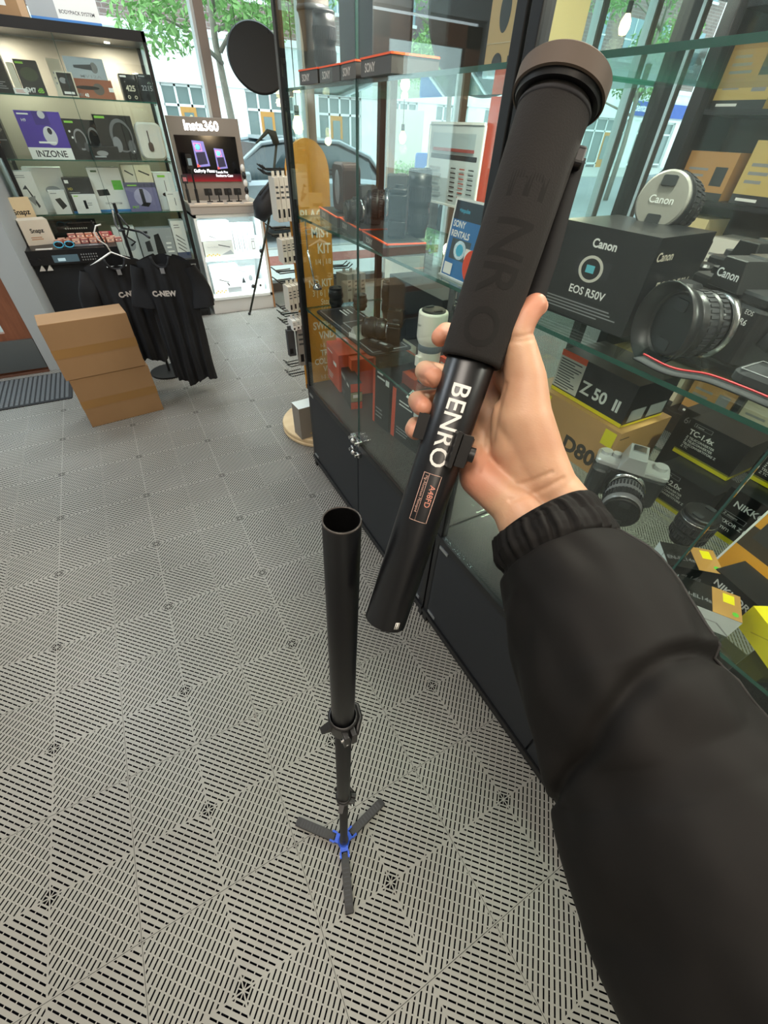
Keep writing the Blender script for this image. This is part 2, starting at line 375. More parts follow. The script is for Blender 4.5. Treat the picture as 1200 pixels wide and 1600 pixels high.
# ================================================================ THE STREET
GZ = -.14
ASPH = varied('asphalt', '8c9194', 'a0a4a6', 3, .85); PAVE = varied('pavement', 'b8b9b6', 'c9cac6', 1.2, .85)
struct('ground_entrance', MB().box(-14, -.74, YD + .12, YW + .14, GZ - .02, -.02, PAVE))
struct('ground_street', MB().box(-14, 45, YW + .14, 60, GZ - .2, GZ - .02, ASPH))
struct('ground_pavement', MB().box(-14, 45, YW + .14, 8.4, GZ - .02, GZ + .0, PAVE).box(-14, 45, 8.4, 8.55, GZ - .02, GZ + .01, mat('a9a9a4', .8))
       .box(-14, 45, 22, 30, GZ - .02, GZ + .02, PAVE).box(-14, 45, 7.3, 7.9, GZ, GZ + .004, varied('brick_paving', '8a4f46', 'a0655a', 14, .9)))
def brick_mat():
    m = bpy.data.materials.new('grey_brown_brick'); m.use_nodes = True; n = m.node_tree; b = n.nodes['Principled BSDF']
    tc = n.nodes.new('ShaderNodeTexCoord'); mp = n.nodes.new('ShaderNodeMapping'); mp.inputs['Rotation'].default_value = (PI / 2, 0, 0)
    br = n.nodes.new('ShaderNodeTexBrick'); br.inputs['Scale'].default_value = 1.6; br.inputs['Color1'].default_value = lin('8b7570'); br.inputs['Color2'].default_value = lin('76635f'); br.inputs['Mortar'].default_value = lin('a39a96')
    n.links.new(tc.outputs['Object'], mp.inputs[0]); n.links.new(mp.outputs[0], br.inputs[0]); n.links.new(br.outputs[0], b.inputs['Base Color']); b.inputs['Roughness'].default_value = .9
    return m
BRICK = brick_mat(); STONE = varied('pale_stone', 'dfe3e2', 'eef0ee', 2, .8); STG = mat('6d7d7c', .15, spec=.8); STF = mat('e4e8e8', .5); DWOOD = mat('c08a45', .5)
YF = 30.
def building(x0, x1, label, brick, door_at, awn=None, sign=None):
    t = thing('shop_building', label, 'building', ((x0 + x1) / 2, YF, GZ)); ox = (x0 + x1) / 2
    hw = (x1 - x0) / 2
    MB().box(-hw, hw, 0, 3, 4.6, 16, brick).build('brick_wall', t)
    s = MB().box(-hw, hw, -.12, 3, 2.9, 4.6, STONE).box(-hw, hw, -.22, 0, 4.5, 4.75, STF).box(-hw, hw, -.2, 0, 2.9, 3.05, STF)
    x = -hw
    piers = [-hw, -hw / 3, hw / 3, hw]
    for p in piers: s.box(max(p - .7, -hw), min(p + .7, hw), -.15, 3, 0, 2.9, STONE)
    s.build('stone_front', t)
    for a, b_ in zip(piers[:-1], piers[1:]):
        a += .7; b_ -= .7
        w = MB().box(a, b_, .05, .12, 0.3, 2.85, STG); fr = MB()
        nn = 4
        for i in range(nn + 1): xx = a + (b_ - a) * i / nn; fr.box(xx - .05, xx + .05, -.02, .06, 0, 2.88, STF)
        for z in (.25, 2.15, 2.85): fr.box(a, b_, -.02, .06, z - .05, z + .05, STF)
        wo_ = w.build('shop_window', t); fr.build('window_bars', wo_)
        if door_at: xx = a + (b_ - a) * door_at / nn; MB().box(xx + .05, xx + .8, -.03, .07, 0, 2.1, DWOOD).box(xx + .2, xx + .65, -.05, 0, .5, 1.9, STG).build('wooden_door', t)
    n = max(2, int((x1 - x0) / 3.2))
    for fz in (5.9, 9.3, 12.6):
        for i in range(n):
            cx = -hw + (i + .5) * 2 * hw / n
            w = MB().box(cx - .75, cx + .75, -.04, .1, fz, fz + 1.9, mat('7f9aa5', .15, spec=.8)).build('upper_window', t)
            MB().box(cx - .85, cx + .85, -.1, 0, fz - .12, fz, STF).box(cx - .03, cx + .03, -.07, 0, fz, fz + 1.9, STF).box(cx - .8, cx + .8, -.07, 0, fz + .9, fz + .97, STF).build('window_frame', w)
    return t
building(-14, 3.4, 'stone and brick shop building across the street, behind the left cabinet', BRICK, 2)
b2 = building(3.4, 15.5, 'stone and brick shop building across the street, seen beside the hanging black disc', BRICK, 1)
b3 = building(15.5, 27, 'shop building across the street, seen through the middle glass case', varied('dark_brick', '6d6468', '7d7275', 3, .9), 3)
b4 = building(27, 45, 'shop building across the street with a blue sign, behind the right case', BRICK, 2)
sg = MB().box(2, 9, -.3, -.13, 3.15, 3.95, mat('2a52a8', .5)).ball((1.6, -.22, 3.55), (.62, .1, .62), mat('dfeaf6', .5)); sg.text('dental care', .6, WHT, frame((2.3, -.305, 3.4), (1, 0, 0), (0, 0, 1)), 'l', .02)
MB.build(sg, 'blue_sign', b4)
# balcony on the third building
bal = MB().box(-3, 1.2, -1.6, 0, 5.2, 5.6, mat('6e7478', .7))
for i in range(22): bal.box(-3 + i * .2, -2.96 + i * .2, -1.58, -1.54, 5.6, 6.7, mat('4e5356', .6))
bal.box(-3.02, 1.22, -1.62, -1.52, 6.65, 6.75, mat('4e5356', .6)); bal.build('balcony', b3)

LEAF = varied('leaf_green', '7fae62', 'a3c985', 9, .7); BARK = varied('bark', '8a8278', 'a0978b', 12, .9)
def leaves(mb, c, R_, n, size, rnd, m, flat=1.):
    for i in range(n):
        v = Vector((rnd.gauss(0, 1), rnd.gauss(0, 1), rnd.gauss(0, 1))); v.normalize(); v *= R_ * rnd.random() ** .4; v.z *= flat
        p = Vector(c) + v; a = Vector((rnd.uniform(-1, 1), rnd.uniform(-1, 1), rnd.uniform(-1, .3))).normalized(); b = a.cross(Vector((rnd.uniform(-1, 1), rnd.uniform(-1, 1), 1))).normalized()
        s = size * rnd.uniform(.6, 1.3)
        mb.add([p - a * s, p + b * s * .4, p + a * s, p - b * s * .4], [(0, 1, 2, 3)], m)
def tree(x, y, h, label, seed, R0=2.2, n=900, low=3.):
    rnd = random.Random(seed); t = thing('street_tree', label, 'tree', (x, y, GZ))
    tr = MB(); pts = [(0, 0, 0), (.03, 0, h * .3), (-.06, .05, h * .6), (.0, 0, h)]; tr.tube(pts, [.09, .075, .06, .03], BARK, 10)
    cl = []
    for i in range(13):
        a = rnd.uniform(0, 2 * PI); r = rnd.uniform(.6, R0); z = rnd.uniform(low, h + .8)
        c = (r * math.cos(a), r * math.sin(a), z); cl.append(c); tr.tube([(0, 0, min(z * .85, h)), (c[0] * .5, c[1] * .5, z * .96), c], [.04, .025, .008], BARK, 6)
    tr.build('trunk', t); lf = MB()
    for c in cl: leaves(lf, c, .75, n, .075, rnd, LEAF, .7)
    lf.build('foliage', t)
tree(2.95, 12.2, 4.6, 'slim street tree with feathery leaves beside the hanging black disc', 3, 2.1, 800, 2.75)
tree(9.5, 13.5, 5.0, 'street tree with drooping foliage seen through the middle glass case', 8, 2.4, 650, 2.9)
tree(16.5, 12.8, 5.2, 'street tree with green foliage behind the right glass case', 12, 2.3, 500, 2.6)

def car(x, y, colr, label, rot=0., L=4.5, Hh=1.5, glassc='33444a'):
    t = thing('parked_car', label, 'car', (x, y, GZ - .02), rot)
    body = mat(colr, .25, .3, coat=.6); gm = mat(glassc, .08, spec=1.)
    lo = [(-.5, .25), (-.5, .62), (-.47, .78), (-.40, .86), (-.2, .93), (-.05, .95), (.28, .96), (.40, .93), (.475, .86), (.5, .6), (.5, .25)]
    m = MB(); ys = [(-.9, .9), (-.86, 1.), (.86, 1.), (.9, .9)]
    n = len(lo); vs = []
    for yy, k in ys:
        for p in lo: vs.append((p[0] * L * (1 if k == 1 else .985), yy, .25 + (p[1] - .25) * k * Hh / 1.5))
    fs = [tuple(range(n))[::-1], tuple(range(3 * n, 4 * n))]
    for l in range(3):
        for i in range(n): j = (i + 1) % n; fs.append((l * n + i, l * n + j, (l + 1) * n + j, (l + 1) * n + i))
    m.add(vs, fs, body); m.build('body', t, bevel=.04)
    g = [(-.26, .92), (-.10, 1.40), (.02, 1.47), (.22, 1.45), (.36, 1.25), (.43, .94)]
    m = MB(); vs = []
    for yy, k in ((-.84, 0), (-.68, 1), (.68, 1), (.84, 0)):
        for p in g: zz = p[1] if k else min(p[1], .94); vs.append((p[0] * L, yy, zz * Hh / 1.5))
    n = len(g); fs = []
    for l in range(3):
        for i in range(n - 1): fs.append((l * n + i, l * n + i + 1, (l + 1) * n + i + 1, (l + 1) * n + i))
    m.add(vs, fs, gm); m.build('windows', t)
    m = MB(); m.tube([(p[0] * L, -.72, p[1] * Hh / 1.5 + .01) for p in g], .035, body, 6).tube([(p[0] * L, .72, p[1] * Hh / 1.5 + .01) for p in g], .035, body, 6)
    m.box(-.06 * L, .24 * L, -.70, .70, 1.45 * Hh / 1.5, 1.5 * Hh / 1.5, body).tube([(.08 * L, -.86, .94), (.07 * L, -.71, 1.44)], .04, body, 6).build('roof', t)
    for sx in (-.31, .31):
        for sy in (-.84, .84):
            w = MB(); w.cyl((sx * L, sy - .1, .33), (sx * L, sy + .1, .33), .33, mat('1d1d1f', .8), n=24); w.cyl((sx * L, sy - .108, .33), (sx * L, sy + .108, .33), .2, mat('9da1a4', .3, .8), n=10); w.build('wheel', t)
    for sx in (-.02, .22): MB().box(sx * L, sx * L + .2, -.93, -.9, .82, .86, mat('d7dadb', .2, .9)).build('door_handle', t)
    MB().rbox(-.2 * L - .1, -.2 * L + .12, -1.05, -.88, .92, 1.06, .04, body, axis='x').build('wing_mirror', t)
    MB().box(-.5 * L - .012, -.47 * L, -.8, -.45, .62, .74, mat('eef4f4', .1)).box(-.5 * L - .012, -.47 * L, .45, .8, .62, .74, mat('eef4f4', .1)).build('headlight', t)
car(3.1, 9.9, 'aab4bb', 'silver car parked right outside, its door beside the lit display stand', 0)
car(8.0, 9.9, 'cfdadd', 'pale silver car parked outside, seen through the left half of the middle case', 0)
car(17.5, 10.2, '4f5a60', 'dark grey car parked outside, low behind the upright black box in the right case', 0)
car(13.4, 16.5, 'c4d0d6', 'pale blue-grey car parked across the road behind the framed price sheet', PI)
car(26, 13, 'e4e8ea', 'white car parked down the street behind the right case', 0, Hh=1.7)
# planter with hedge
hd = thing('hedge_planter', 'low concrete planter with a clipped green hedge on the pavement', 'planter', (9.6, 12.6, GZ))
MB().box(-2.4, 2.4, -.4, .4, 0, .55, PAVE).build('planter_box', hd)
lf = MB(); rnd = random.Random(5)
for i in range(14): leaves(lf, (-2.2 + i * .34, 0, .75), .36, 260, .05, rnd, LEAF, .8)
lf.build('hedge', hd)
bp_ = thing('street_barrier', 'blue street barrier panel with posts outside the window', 'barrier', (7.9, 11.4, GZ))
MB().box(-.05, .05, -.05, .05, 0, 1.75, mat('2467b8', .4)).build('post', bp_)
MB().rbox(-.75, -.06, -.03, .03, .6, 1.25, .06, mat('3a78c4', .5), axis='y').build('panel', bp_)
MB().rbox(.06, .95, -.03, .03, .85, 1.25, .15, mat('3a78c4', .5), axis='y').build('hood', bp_)
MB().rbox(7.55, 8.35, 13.0, 13.4, GZ, 1.9, .03, mat('dcd6c4', .6)).build('electrical_cabinet')
tag(bpy.data.objects['electrical_cabinet'], 'cream street cabinet standing on the pavement behind the blue barrier', 'street cabinet')

# ================================================================ GLASS CASES
PANEL = mat('1c2027', .5, name='blue_black_panel'); FRM = mat('0d0e11', .4, name='black_frame'); DECK = mat('3a3330', .3, name='dark_deck')
PLATE = mat('b9bcbd', .3, .9)
def glass_case(loc, rot, label, depth, back=None, lock=True, deck=DECK, lamp=10., cut=(.5,), pins=True):
    Wd, D = 1.2, depth; t = thing('glass_display_case', label, 'display case', loc, rot, None)
    p = .026; Hc = 1.96; zb = .5
    MB().box(.02, Wd - .02, .012, D, .0, .055, FRM).build('plinth', t)
    MB().box(.004, Wd - .004, .012, D, .058, zb - .02, PANEL).build('base_cabinet', t, bevel=.002)
    for a, b in ((.02, Wd / 2 - .003), (Wd / 2 + .003, Wd - .02)):
        dr = MB().box(a, b, 0.0, .014, .075, zb - .012, PANEL).build('cabinet_door', t, bevel=.0015)
    MB().box(.0, Wd, -.002, D, zb - .01, zb + .012, deck).box(0, Wd, -.004, .0, zb - .012, zb + .014, FRM).build('deck', t)
    MB().box(0, Wd, -.006, .01, .05, .07, FRM).build('bottom_rail', t)
    for x in (0, Wd - p):
        for y in (0, D - p):
            MB().box(x, x + p, y, y + p, 0, Hc, FRM).build('post', t, bevel=.002)
    MB().box(0, Wd, 0, D, Hc - .055, Hc, FRM).build('top_panel', t)
    for z in (.884, 1.228, 1.582):
        MB().box(.028, Wd - .028, .016, D - .012, z, z + .008, SHELFG, edge=EDGE).build('glass_shelf', t)
        if pins:
            for x in (.03, Wd - .05):
                MB().cyl((x + .01, .03, z - .012), (x + .01, .03, z), .007, STEEL, n=10).build('shelf_support', t)
    for a, b in ((p, Wd / 2 - .002), (Wd / 2 + .002, Wd - p)):
        MB().box(a, b, .004, .009, zb + .014, Hc - .056, GLASS, edge=GLASS).build('glass_door', t)
    MB().box(Wd / 2 - .0015, Wd / 2 + .0015, .003, .010, zb + .014, Hc - .056, mat('31514c', .2)).build('door_edge', t)
    for x in (.006, Wd - .012):
        MB().box(x, x + .005, p, D - p, zb + .014, Hc - .056, GLASS).build('side_glass', t)
    if back: MB().box(p, Wd - p, D - .012, D - .004, zb + .014, Hc - .056, back).build('back_panel', t)
    else: MB().box(p, Wd - p, D - .01, D - .005, zb + .014, Hc - .056, GLASS).build('back_glass', t)
    for x, z in ((.03, zb - .035), (Wd - .075, zb - .035), (.03, .085), (Wd - .075, .085)):
        MB().box(x, x + .045, -.003, .001, z, z + .013, PLATE).build('hinge_plate', t)
    if lock:
        for z in (zb + .025, zb - .035):
            l = MB(); 
            for x in (-.028, .028): l.rbox(Wd / 2 + x - .014, Wd / 2 + x + .014, -.016, .004, z - .012, z + .012, .006, STEEL, axis='y').cyl((Wd / 2 + x, -.028, z), (Wd / 2 + x, -.014, z), .008, STEEL, n=12)
            l.box(Wd / 2 - .03, Wd / 2 + .03, -.010, .0, z - .006, z + .006, STEEL).ball((Wd / 2, -.022, z), .012, STEEL)
            l.build('lock', t)
    for x in (.25, .95):
        lm = MB().cyl((x, D * .5, Hc - .062), (x, D * .5, Hc - .054), .02, mat('fff4e0', .3, emit=4.), n=20).build('downlight', t)
        a = bpy.data.lights.new('case_lamp', 'AREA'); a.shape = 'DISK'; a.size = .08; a.energy = lamp; a.color = (1, .92, .8)
        b = bpy.data.objects.new('lamp', a); COL.objects.link(b); b.parent = t; b.location = (x, D * .5, Hc - .066)
    return t
MC = glass_case((.65, 1.95, 0), -PI / 2, 'middle black glass case with chrome door locks and black base', .41)
RC = glass_case((.65, .742, 0), -PI / 2, 'right glass case next to the jacket sleeve, full of black and gold boxes', .49, lock=False, lamp=9., deck=mat('22262a', .3))
LCB = glass_case((-.555, 4.88, 0), 0, 'glass cabinet at the far left, full of audio boxes, cardboard carton on top', .47, back=mat('8e8778', .6), lock=False, lamp=8.)
CASE_FLAT = 'shelf'

# ---------------------------------------------------------------- left cabinet goods
B1, B2, DK = mat('121316', .4), mat('1d1f22', .4), mat('2a2c2f', .5)
WB, CR, GR = mat('e8e8e4', .5), mat('cfc8b2', .6), mat('a5a9ab', .5)
GRN = mat('8fd14a', .5); GRN2 = mat('5fbf3a', .5); PUR = mat('4a2f9e', .4); WT = WHT
def lbox(name, label, a, b, top, z, m, Y=4.95, d=.12, base=None, cat='box', rot=0., **k):
    yb = base if base else {1.59: 157, 1.236: 250, .892: 337, .514: 405}[z]
    A = atY(a, yb, Y); B = atY(b, yb, Y); w = abs(B.x - A.x)
    h = atY((a + b) / 2 - (yb - top) * .22, top, Y).z - z
    return carton(name, label, cat, ((A.x + B.x) / 2, Y + d / 2, z), rot, w, d, max(h, .02), m, **k)
def round_dev(mb, w, d, h, u, v, r, m, ring=None):
    decorate(mb, w, d, h, 'front', [('c', u, v, r, m)])
z = 1.59
lbox('microphone_box', 'black box at the left end of the top shelf in the left cabinet', 0, 28, 78, z, B1, front=[('e', .4, .6, .3, .12, DK), ('l', .1, .1, .8, .3, 4, GREY)], Y=5.0)
lbox('microphone_box', 'black-green microphone box lettered SM7dB on the top shelf of the left cabinet', 44, 78, 94, z, B2,
     front=[('t', 'SM7', .1, .08, .2, WT, 'l', .02), ('t', 'dB', .62, .08, .2, GRN, 'l', .02), ('e', .5, .6, .38, .2, mat('35402c', .5)), ('r', .05, .88, .4, .94, GRN)], Y=5.02)
lbox('price_card', 'small white price card before the SM7dB microphone box', 28, 49, 138, z, WB, d=.006, Y=4.91, cat='card', front=[('l', .15, .2, .85, .8, 3, mat('d08070', .5))])
lbox('small_box', 'narrow cream box standing left of the SM7dB microphone box', 32, 42, 98, z, CR, d=.1, Y=4.99)
lbox('framed_card', 'black photo card in a cream frame on the top shelf of the left cabinet', 100, 126, 112, z, CR, d=.012, Y=4.92, cat='sign', front=[('r', .08, .06, .92, .95, B1), ('e', .35, .65, .2, .12, GREY), ('e', .65, .6, .2, .14, DK), ('r', .2, .12, .8, .22, WB)])
lbox('small_box', 'small beige box high up behind the framed black card', 94, 113, 92, z, CR, d=.08, Y=5.05, front=[('l', .2, .3, .8, .7, 3, GREY)])
brn = varied('copper_print', '7b4433', 'a5664a', 3, .45)
lbox('microphone_box', 'copper-brown microphone box lettered 48, beneath the blue-grey one', 122, 182, 124, z, brn,
     front=[('e', .62, .5, .14, .3, mat('6e6a66', .3, .6)), ('e', .35, .55, .3, .1, B1), ('t', 'MV', .06, .08, .26, GREY, 'l', .01), ('t', '48', .22, .08, .26, WT, 'l', .02), ('r', .88, .4, 1., .62, WB)], d=.13)
bt = fl(0, 0, 1.59)
mv = lbox('microphone_box', 'blue-grey microphone box lying on top of the copper-brown one', 120, 178, 84, z, varied('blue_grey_print', '7b8a96', 'aab0b0', 2, .4),
     front=[('e', .72, .55, .09, .26, mat('8a8f93', .25, .8)), ('p', [(.2, .62), (.2, .5), (.66, .42), (.66, .7)], mat('4a4f55', .3, .7)), ('t', 'MV12A', .3, .06, .2, GREY, 'l', .01)], d=.13)
A_ = bpy.data.objects['microphone_box.002']; hh = A_.dimensions.z if False else atY(140, 124, 4.95).z - 1.59
mv.location.z = 1.59 + hh + .001
mv.data.transform(Matrix.Diagonal((1, 1, .47, 1)))
lbox('headset_box', 'black box with large white 425 on the top shelf of the left cabinet', 196, 222, 116, z, B1, front=[('t', '425', .5, .38, .3, CR, 'c', .03), ('c', .3, .15, .07, CR), ('c', .3, .15, .04, B1), ('c', .7, .15, .07, CR), ('c', .7, .15, .04, B1), ('r', .05, .88, .4, .95, WB)])
lbox('headset_box', 'dark box numbered 2215 at the right end of the top shelf', 223, 246, 116, z, DK, Y=5.0, front=[('t', '2215', .5, .42, .26, GR, 'c', .01), ('c', .5, .2, .12, B1), ('r', .1, .9, .5, .95, GR)])
z = 1.236
lbox('audio_box', 'black audio box with pictured device, at the far left of the second shelf', 0, 26, 182, z, B1, Y=4.99, front=[('p', [(.1, .75), (.5, .88), (.95, .7), (.6, .58)], mat('6d6a64', .5)), ('r', .1, .44, .95, .46, GREY), ('r', .5, .92, .9, .96, ORG), ('r', .2, .38, .5, .41, ORG)])
lbox('gaming_headset_box', 'purple headset box with a white INZONE strip in the left cabinet', 52, 118, 174, z, PUR, Y=4.93,
     front=[('r', 0, 0, 1, .25, WT), ('t', 'INZONE', .5, .05, .2, mat('2b2d33', .5), 'c', .02), ('r', .38, .72, .72, 1., mat('3a2382', .4)), ('e', .62, .5, .15, .2, mat('cfcdd2', .4)), ('e', .64, .6, .05, .07, mat('1a1028', .4)), ('e', .58, .93, .08, .08, mat('c9c7cc', .4)), ('r', .3, .34, .7, .38, WT), ('t', 'H9', .1, .78, .09, WT), ('r', .05, .92, .3, .95, WT)])
def headset(u, v, r): return [('e', u, v, r, r * .9, GREY), ('e', u, v, r * .8, r * .72, B1), ('e', u - r * .6, v - r * .5, r * .35, r * .4, DK), ('e', u + r * .6, v - r * .6, r * .35, r * .4, mat('4b4d50', .4))]
lbox('headset_box', 'black headset box with a green tab, right of the purple one', 118, 150, 186, z, B1, front=[('r', .1, .9, .5, .95, GRN)] + headset(.6, .5, .3) + [('c', .2, .7, .03, WT), ('c', .25, .55, .03, WT)], d=.11)
lbox('headset_box', 'black headset box half hidden between two others on the second shelf', 146, 172, 188, z, B2, front=headset(.5, .5, .36), d=.1, Y=5.02)
lbox('small_box', 'low grey-edged black box lying before the headset boxes', 146, 190, 229, z, DK, front=[('r', .03, .05, .97, .95, B1), ('e', .4, .5, .2, .2, GREY), ('r', .1, .2, .5, .3, GR)], d=.06, Y=4.91)
lbox('headset_box', 'large black box with a big grey headset pictured on it', 166, 222, 180, z, B1, Y=4.99, front=[('r', .04, .92, .3, .97, GRN), ('e', .62, .55, .3, .38, mat('6a6c70', .4)), ('e', .64, .53, .25, .32, B1), ('e', .45, .35, .12, .18, mat('85878b', .4)), ('e', .83, .3, .1, .16, mat('5c5e62', .4)), ('c', .85, .2, .02, WT)])
wb = mat('dcd8cd', .45)
sp = thing('travel_speaker_case', 'rounded off-white case with a rose-gold oval and strap on the second shelf', 'case', tuple(atY(244, 250, 4.98))[:2] + (z,))
w_ = .19; MB().rbox(-.1, .1, 0, .09, 0, .235, .045, wb, axis='y').build('shell', sp)
MB().rbox(-.03, .008, -.006, 0, .055, .115, .018, mat('5b4a44', .3, .4), axis='y').build('oval_plate', sp); MB().box(-.018, -.010, -.005, 0, .1, .185, mat('4a3d38', .5)).build('strap', sp)
z = .892
lbox('boom_arm_box', 'tall white box with a boom arm pictured, at the left of the third shelf', 42, 75, 268, z, WB, front=[('l', .15, .85, .7, .93, 2, GREY), ('p', [(.3, .6), (.5, .7), (.8, .2), (.7, .15), (.5, .6)], DK), ('p', [(.35, .4), (.75, .45), (.6, .2)], GREY)], Y=4.92, rot=.12)
lbox('microphone_box', 'large white box at the back left of the third shelf', 65, 122, 262, z, WB, Y=5.03, front=[('r', .06, .9, .2, .94, B1), ('e', .6, .5, .2, .1, GR)])
lbox('adapter_box', 'narrow white box with a black device pictured, third shelf', 90, 115, 298, z, WB, front=[('p', [(.25, .65), (.6, .7), (.85, .35), (.5, .2)], B1), ('l', .1, .85, .6, .93, 1, GREY)], d=.07, Y=4.905)
lbox('headphone_box', 'black headphone box with yellow print on the third shelf', 118, 160, 278, z, B2, front=[('r', .06, .85, .2, .94, WT), ('t', 'HD', .1, .66, .1, mat('c8b84e', .5), 'l', .02), ('l', .1, .5, .5, .62, 2, GREY), ('e', .75, .55, .16, .14, DK), ('r', .0, 0, 1, .05, mat('3f86c8', .5))])
lbox('mini_microphone_box', 'small white box standing before the black headphone box', 124, 160, 304, z, WB, front=[('r', .4, .25, .52, .7, B1), ('l', .55, .4, .8, .6, 2, GREY), ('r', .06, .9, .25, .95, GRN)], d=.05, Y=4.905)
lbox('bodypack_box', 'large white box with a green sticker lettered BODYPACK SYSTEM on the third shelf', 160, 208, 262, z, WB, Y=5.0, front=[('r', .65, .5, .95, .72, GRN2), ('r', .1, .9, .28, .94, mat('2f5a2c', .5)), ('p', [(.1, .5), (.45, .52), (.48, .38), (.12, .36)], B1), ('t', 'PACK SYSTEM', .25, .16, .07, GREY, 'l', .01), ('r', 0, 0, 1, .04, mat('3f86c8', .5))])
lbox('microphone_box', 'lilac-grey box with a desk microphone pictured, third shelf', 208, 255, 286, z, mat('77749a', .4), front=[('r', .0, .85, 1, 1., mat('4f4d66', .4)), ('e', .5, .5, .28, .32, mat('a9a6c4', .4)), ('r', .44, .28, .56, .8, mat('33333a', .3)), ('p', [(.35, .2), (.5, .32), (.72, .3), (.6, .15)], B1), ('t', 'MV7', .08, .1, .14, GRN, 'l', .01), ('r', .1, .9, .4, .94, GRN)])
ht = atY(226, 286, 4.95).z
for i, (a, b) in enumerate(((196, 216), (216, 242))):
    A = atY(a, 288, 4.97); B = atY(b, 288, 4.97)
    carton('cable_microphone_box', ('beige-grey slim box lying on the lilac-grey microphone box', 'cream slim box with a short microphone pictured, lying next to the beige-grey one')[i], 'box', ((A.x + B.x) / 2, 5.03, ht + .002), 0, B.x - A.x - .004, .1, .115, (CR, mat('ded3b4', .5))[i], front=[('p', [(.2, .65), (.25, .72), (.85, .45), (.8, .38)], B1)])
lbox('lavalier_box', 'tall white box with a green tab at the right end of the third shelf', 256, 284, 270, z, WB, Y=5.0, front=[('r', .2, .88, .6, .94, GRN), ('r', .5, .45, .53, .8, B1), ('e', .5, .42, .25, .06, B1)])
lbox('lavalier_box', 'small white box with a thin stick pictured, front right of the third shelf', 268, 290, 300, z, WB, d=.05, Y=4.905, front=[('r', .5, .3, .54, .7, B1), ('l', .1, .85, .6, .93, 1, GREY)])
z = .514
lbox('walkie_talkie_box', 'grey box with two handheld radios pictured on the bottom deck of the left cabinet', 226, 279, 357, z, GR, Y=4.93, base=403, front=[('r', .1, .86, .3, .93, B1), ('p', [(.15, .3), (.15, .6), (.3, .65), (.32, .3)], DK), ('p', [(.42, .2), (.45, .8), (.6, .85), (.68, .2)], B1), ('l', .75, .2, .95, .6, 3, WT)])
lbox('cable_box', 'white box with several thin cables pictured at the right of the bottom deck', 280, 300, 345, z, WB, Y=4.93, base=403, front=[('l', .2, .8, .8, .92, 2, GREY)] + [('p', [(.2, .3 + i * .11), (.2, .33 + i * .11), (.8, .16 + i * .11), (.8, .14 + i * .11)], B1) for i in range(4)] + [('r', 0, 0, 1, .18, mat('3a4a6e', .4))])
lbox('microphone_box', 'white box half hidden behind the white hanger on the bottom deck', 190, 224, 355, z, WB, Y=4.99, base=403, front=[('e', .6, .5, .25, .2, GR)])
lbox('price_card', 'low black box at the back of the bottom deck behind the candy bars', 100, 170, 343, z, B2, Y=5.1, base=403, d=.05, cat='box', front=[('r', .06, .7, .94, .9, DK)] + [('c', .3 + i * .05, .8, .02, WT) for i in range(10)])
bpy.data.objects['price_card.001'].name = 'audio_mixer_box'
# on top of the cabinet
A = atY(0, 22, 4.9)
carton('cardboard_carton', 'plain brown cardboard carton with white labels on top of the left cabinet', 'box', (-.33, 5.08, 1.962), 0, .56, .34, .34, CARD, front=[('r', .45, .3, .58, .5, WB), ('r', .66, .12, .8, .5, WB), ('r', .2, .6, .4, .75, WB), ('r', .92, 0, 1, 1, mat('c4a07c', .6))])
carton('bodypack_carton', 'white carton with black devices pictured, lettered BODYPACK SYSTEM, on top of the left cabinet', 'box', (.17, 5.06, 1.962), 0, .42, .3, .32, WB, front=[('e', .22, .55, .16, .22, B1), ('p', [(.35, .62), (.7, .85), (.72, .62), (.5, .5)], B1), ('p', [(.75, .6), (.98, .75), (.95, .6)], mat('8fae6a', .5)), ('t', 'BODYPACK SYSTEM', .42, .12, .075, DK, 'l', .01), ('r', 0, 0, 1, .04, mat('4a86c8', .4)), ('r', 0, .04, .38, 1., GR)][::-1])

# ================================================================ LIT DISPLAY STAND beside the cabinet
STN = mat('8d857e', .45); WIN = mat('eef4f4', .4); WOODS = varied('stand_wood', '9a6c43', 'ad7f52', 3, .5, (1, 1, 8))
ST = thing('camera_display_stand', 'lit display stand with a black screen and white shelves below, by the window', 'display stand', (.69, 4.88, 0))
WS, DS = .64, .44
s = MB().box(0, WS, .012, DS, .0, .13, mat('c9c9c7', .5)).box(0, .025, 0, DS, .13, .86, WIN).box(WS - .025, WS, 0, DS, .13, .86, WIN).box(0, WS, DS - .02, DS, .13, .86, WIN)
s.box(0, WS, 0, DS, .13, .155, WIN).box(0, WS, 0, DS, .835, .865, WIN); s.build('shelf_cabinet', ST)
MB().box(.025, WS - .025, .05, DS - .02, .48, .5, WIN).build('shelf', ST)
MB().box(WS, WS + .018, .005, DS, 0, .86, WOODS).build('side_panel', ST)
s = MB().box(-.01, WS + .02, -.015, DS, .865, .925, mat('a9a19a', .45)); s.box(-.01, WS + .02, -.02, DS, .925, .94, mat('cfc3b6', .4)); s.build('counter', ST)
for i in range(4): MB().box(.04 + i * .15, .15 + i * .15, .0, .03, .9405, .9415, mat('f4d9bb', .4, emit=.4)).build('light_strip', ST)
MB().box(0, WS - .03, .26, .32, .94, 1.52, STN).build('backboard', ST, bevel=.003)
scr = mat('07070b', .15, emit=0, name='screen_black'); RED = mat('a31226', .4, emit=.6)
sc = MB().box(.03, WS - .08, .252, .26, 1.08, 1.40, scr)
F = frame((.03, .2515, 1.08), (1, 0, 0), (0, 0, 1)); sw, sh = WS - .11, .32
E1, E2, E3, E4 = mat('7b78b8', .4, emit=.8), mat('2a2a44', .4, emit=.5), mat('f08ab0', .4, emit=1.), mat('f6f8ff', .4, emit=1.6)
def sq(pts, m, k=0.): sc.add([(a * sw, b * sh, .0005 + k) for a, b in pts], [tuple(range(len(pts)))], m, False, F)
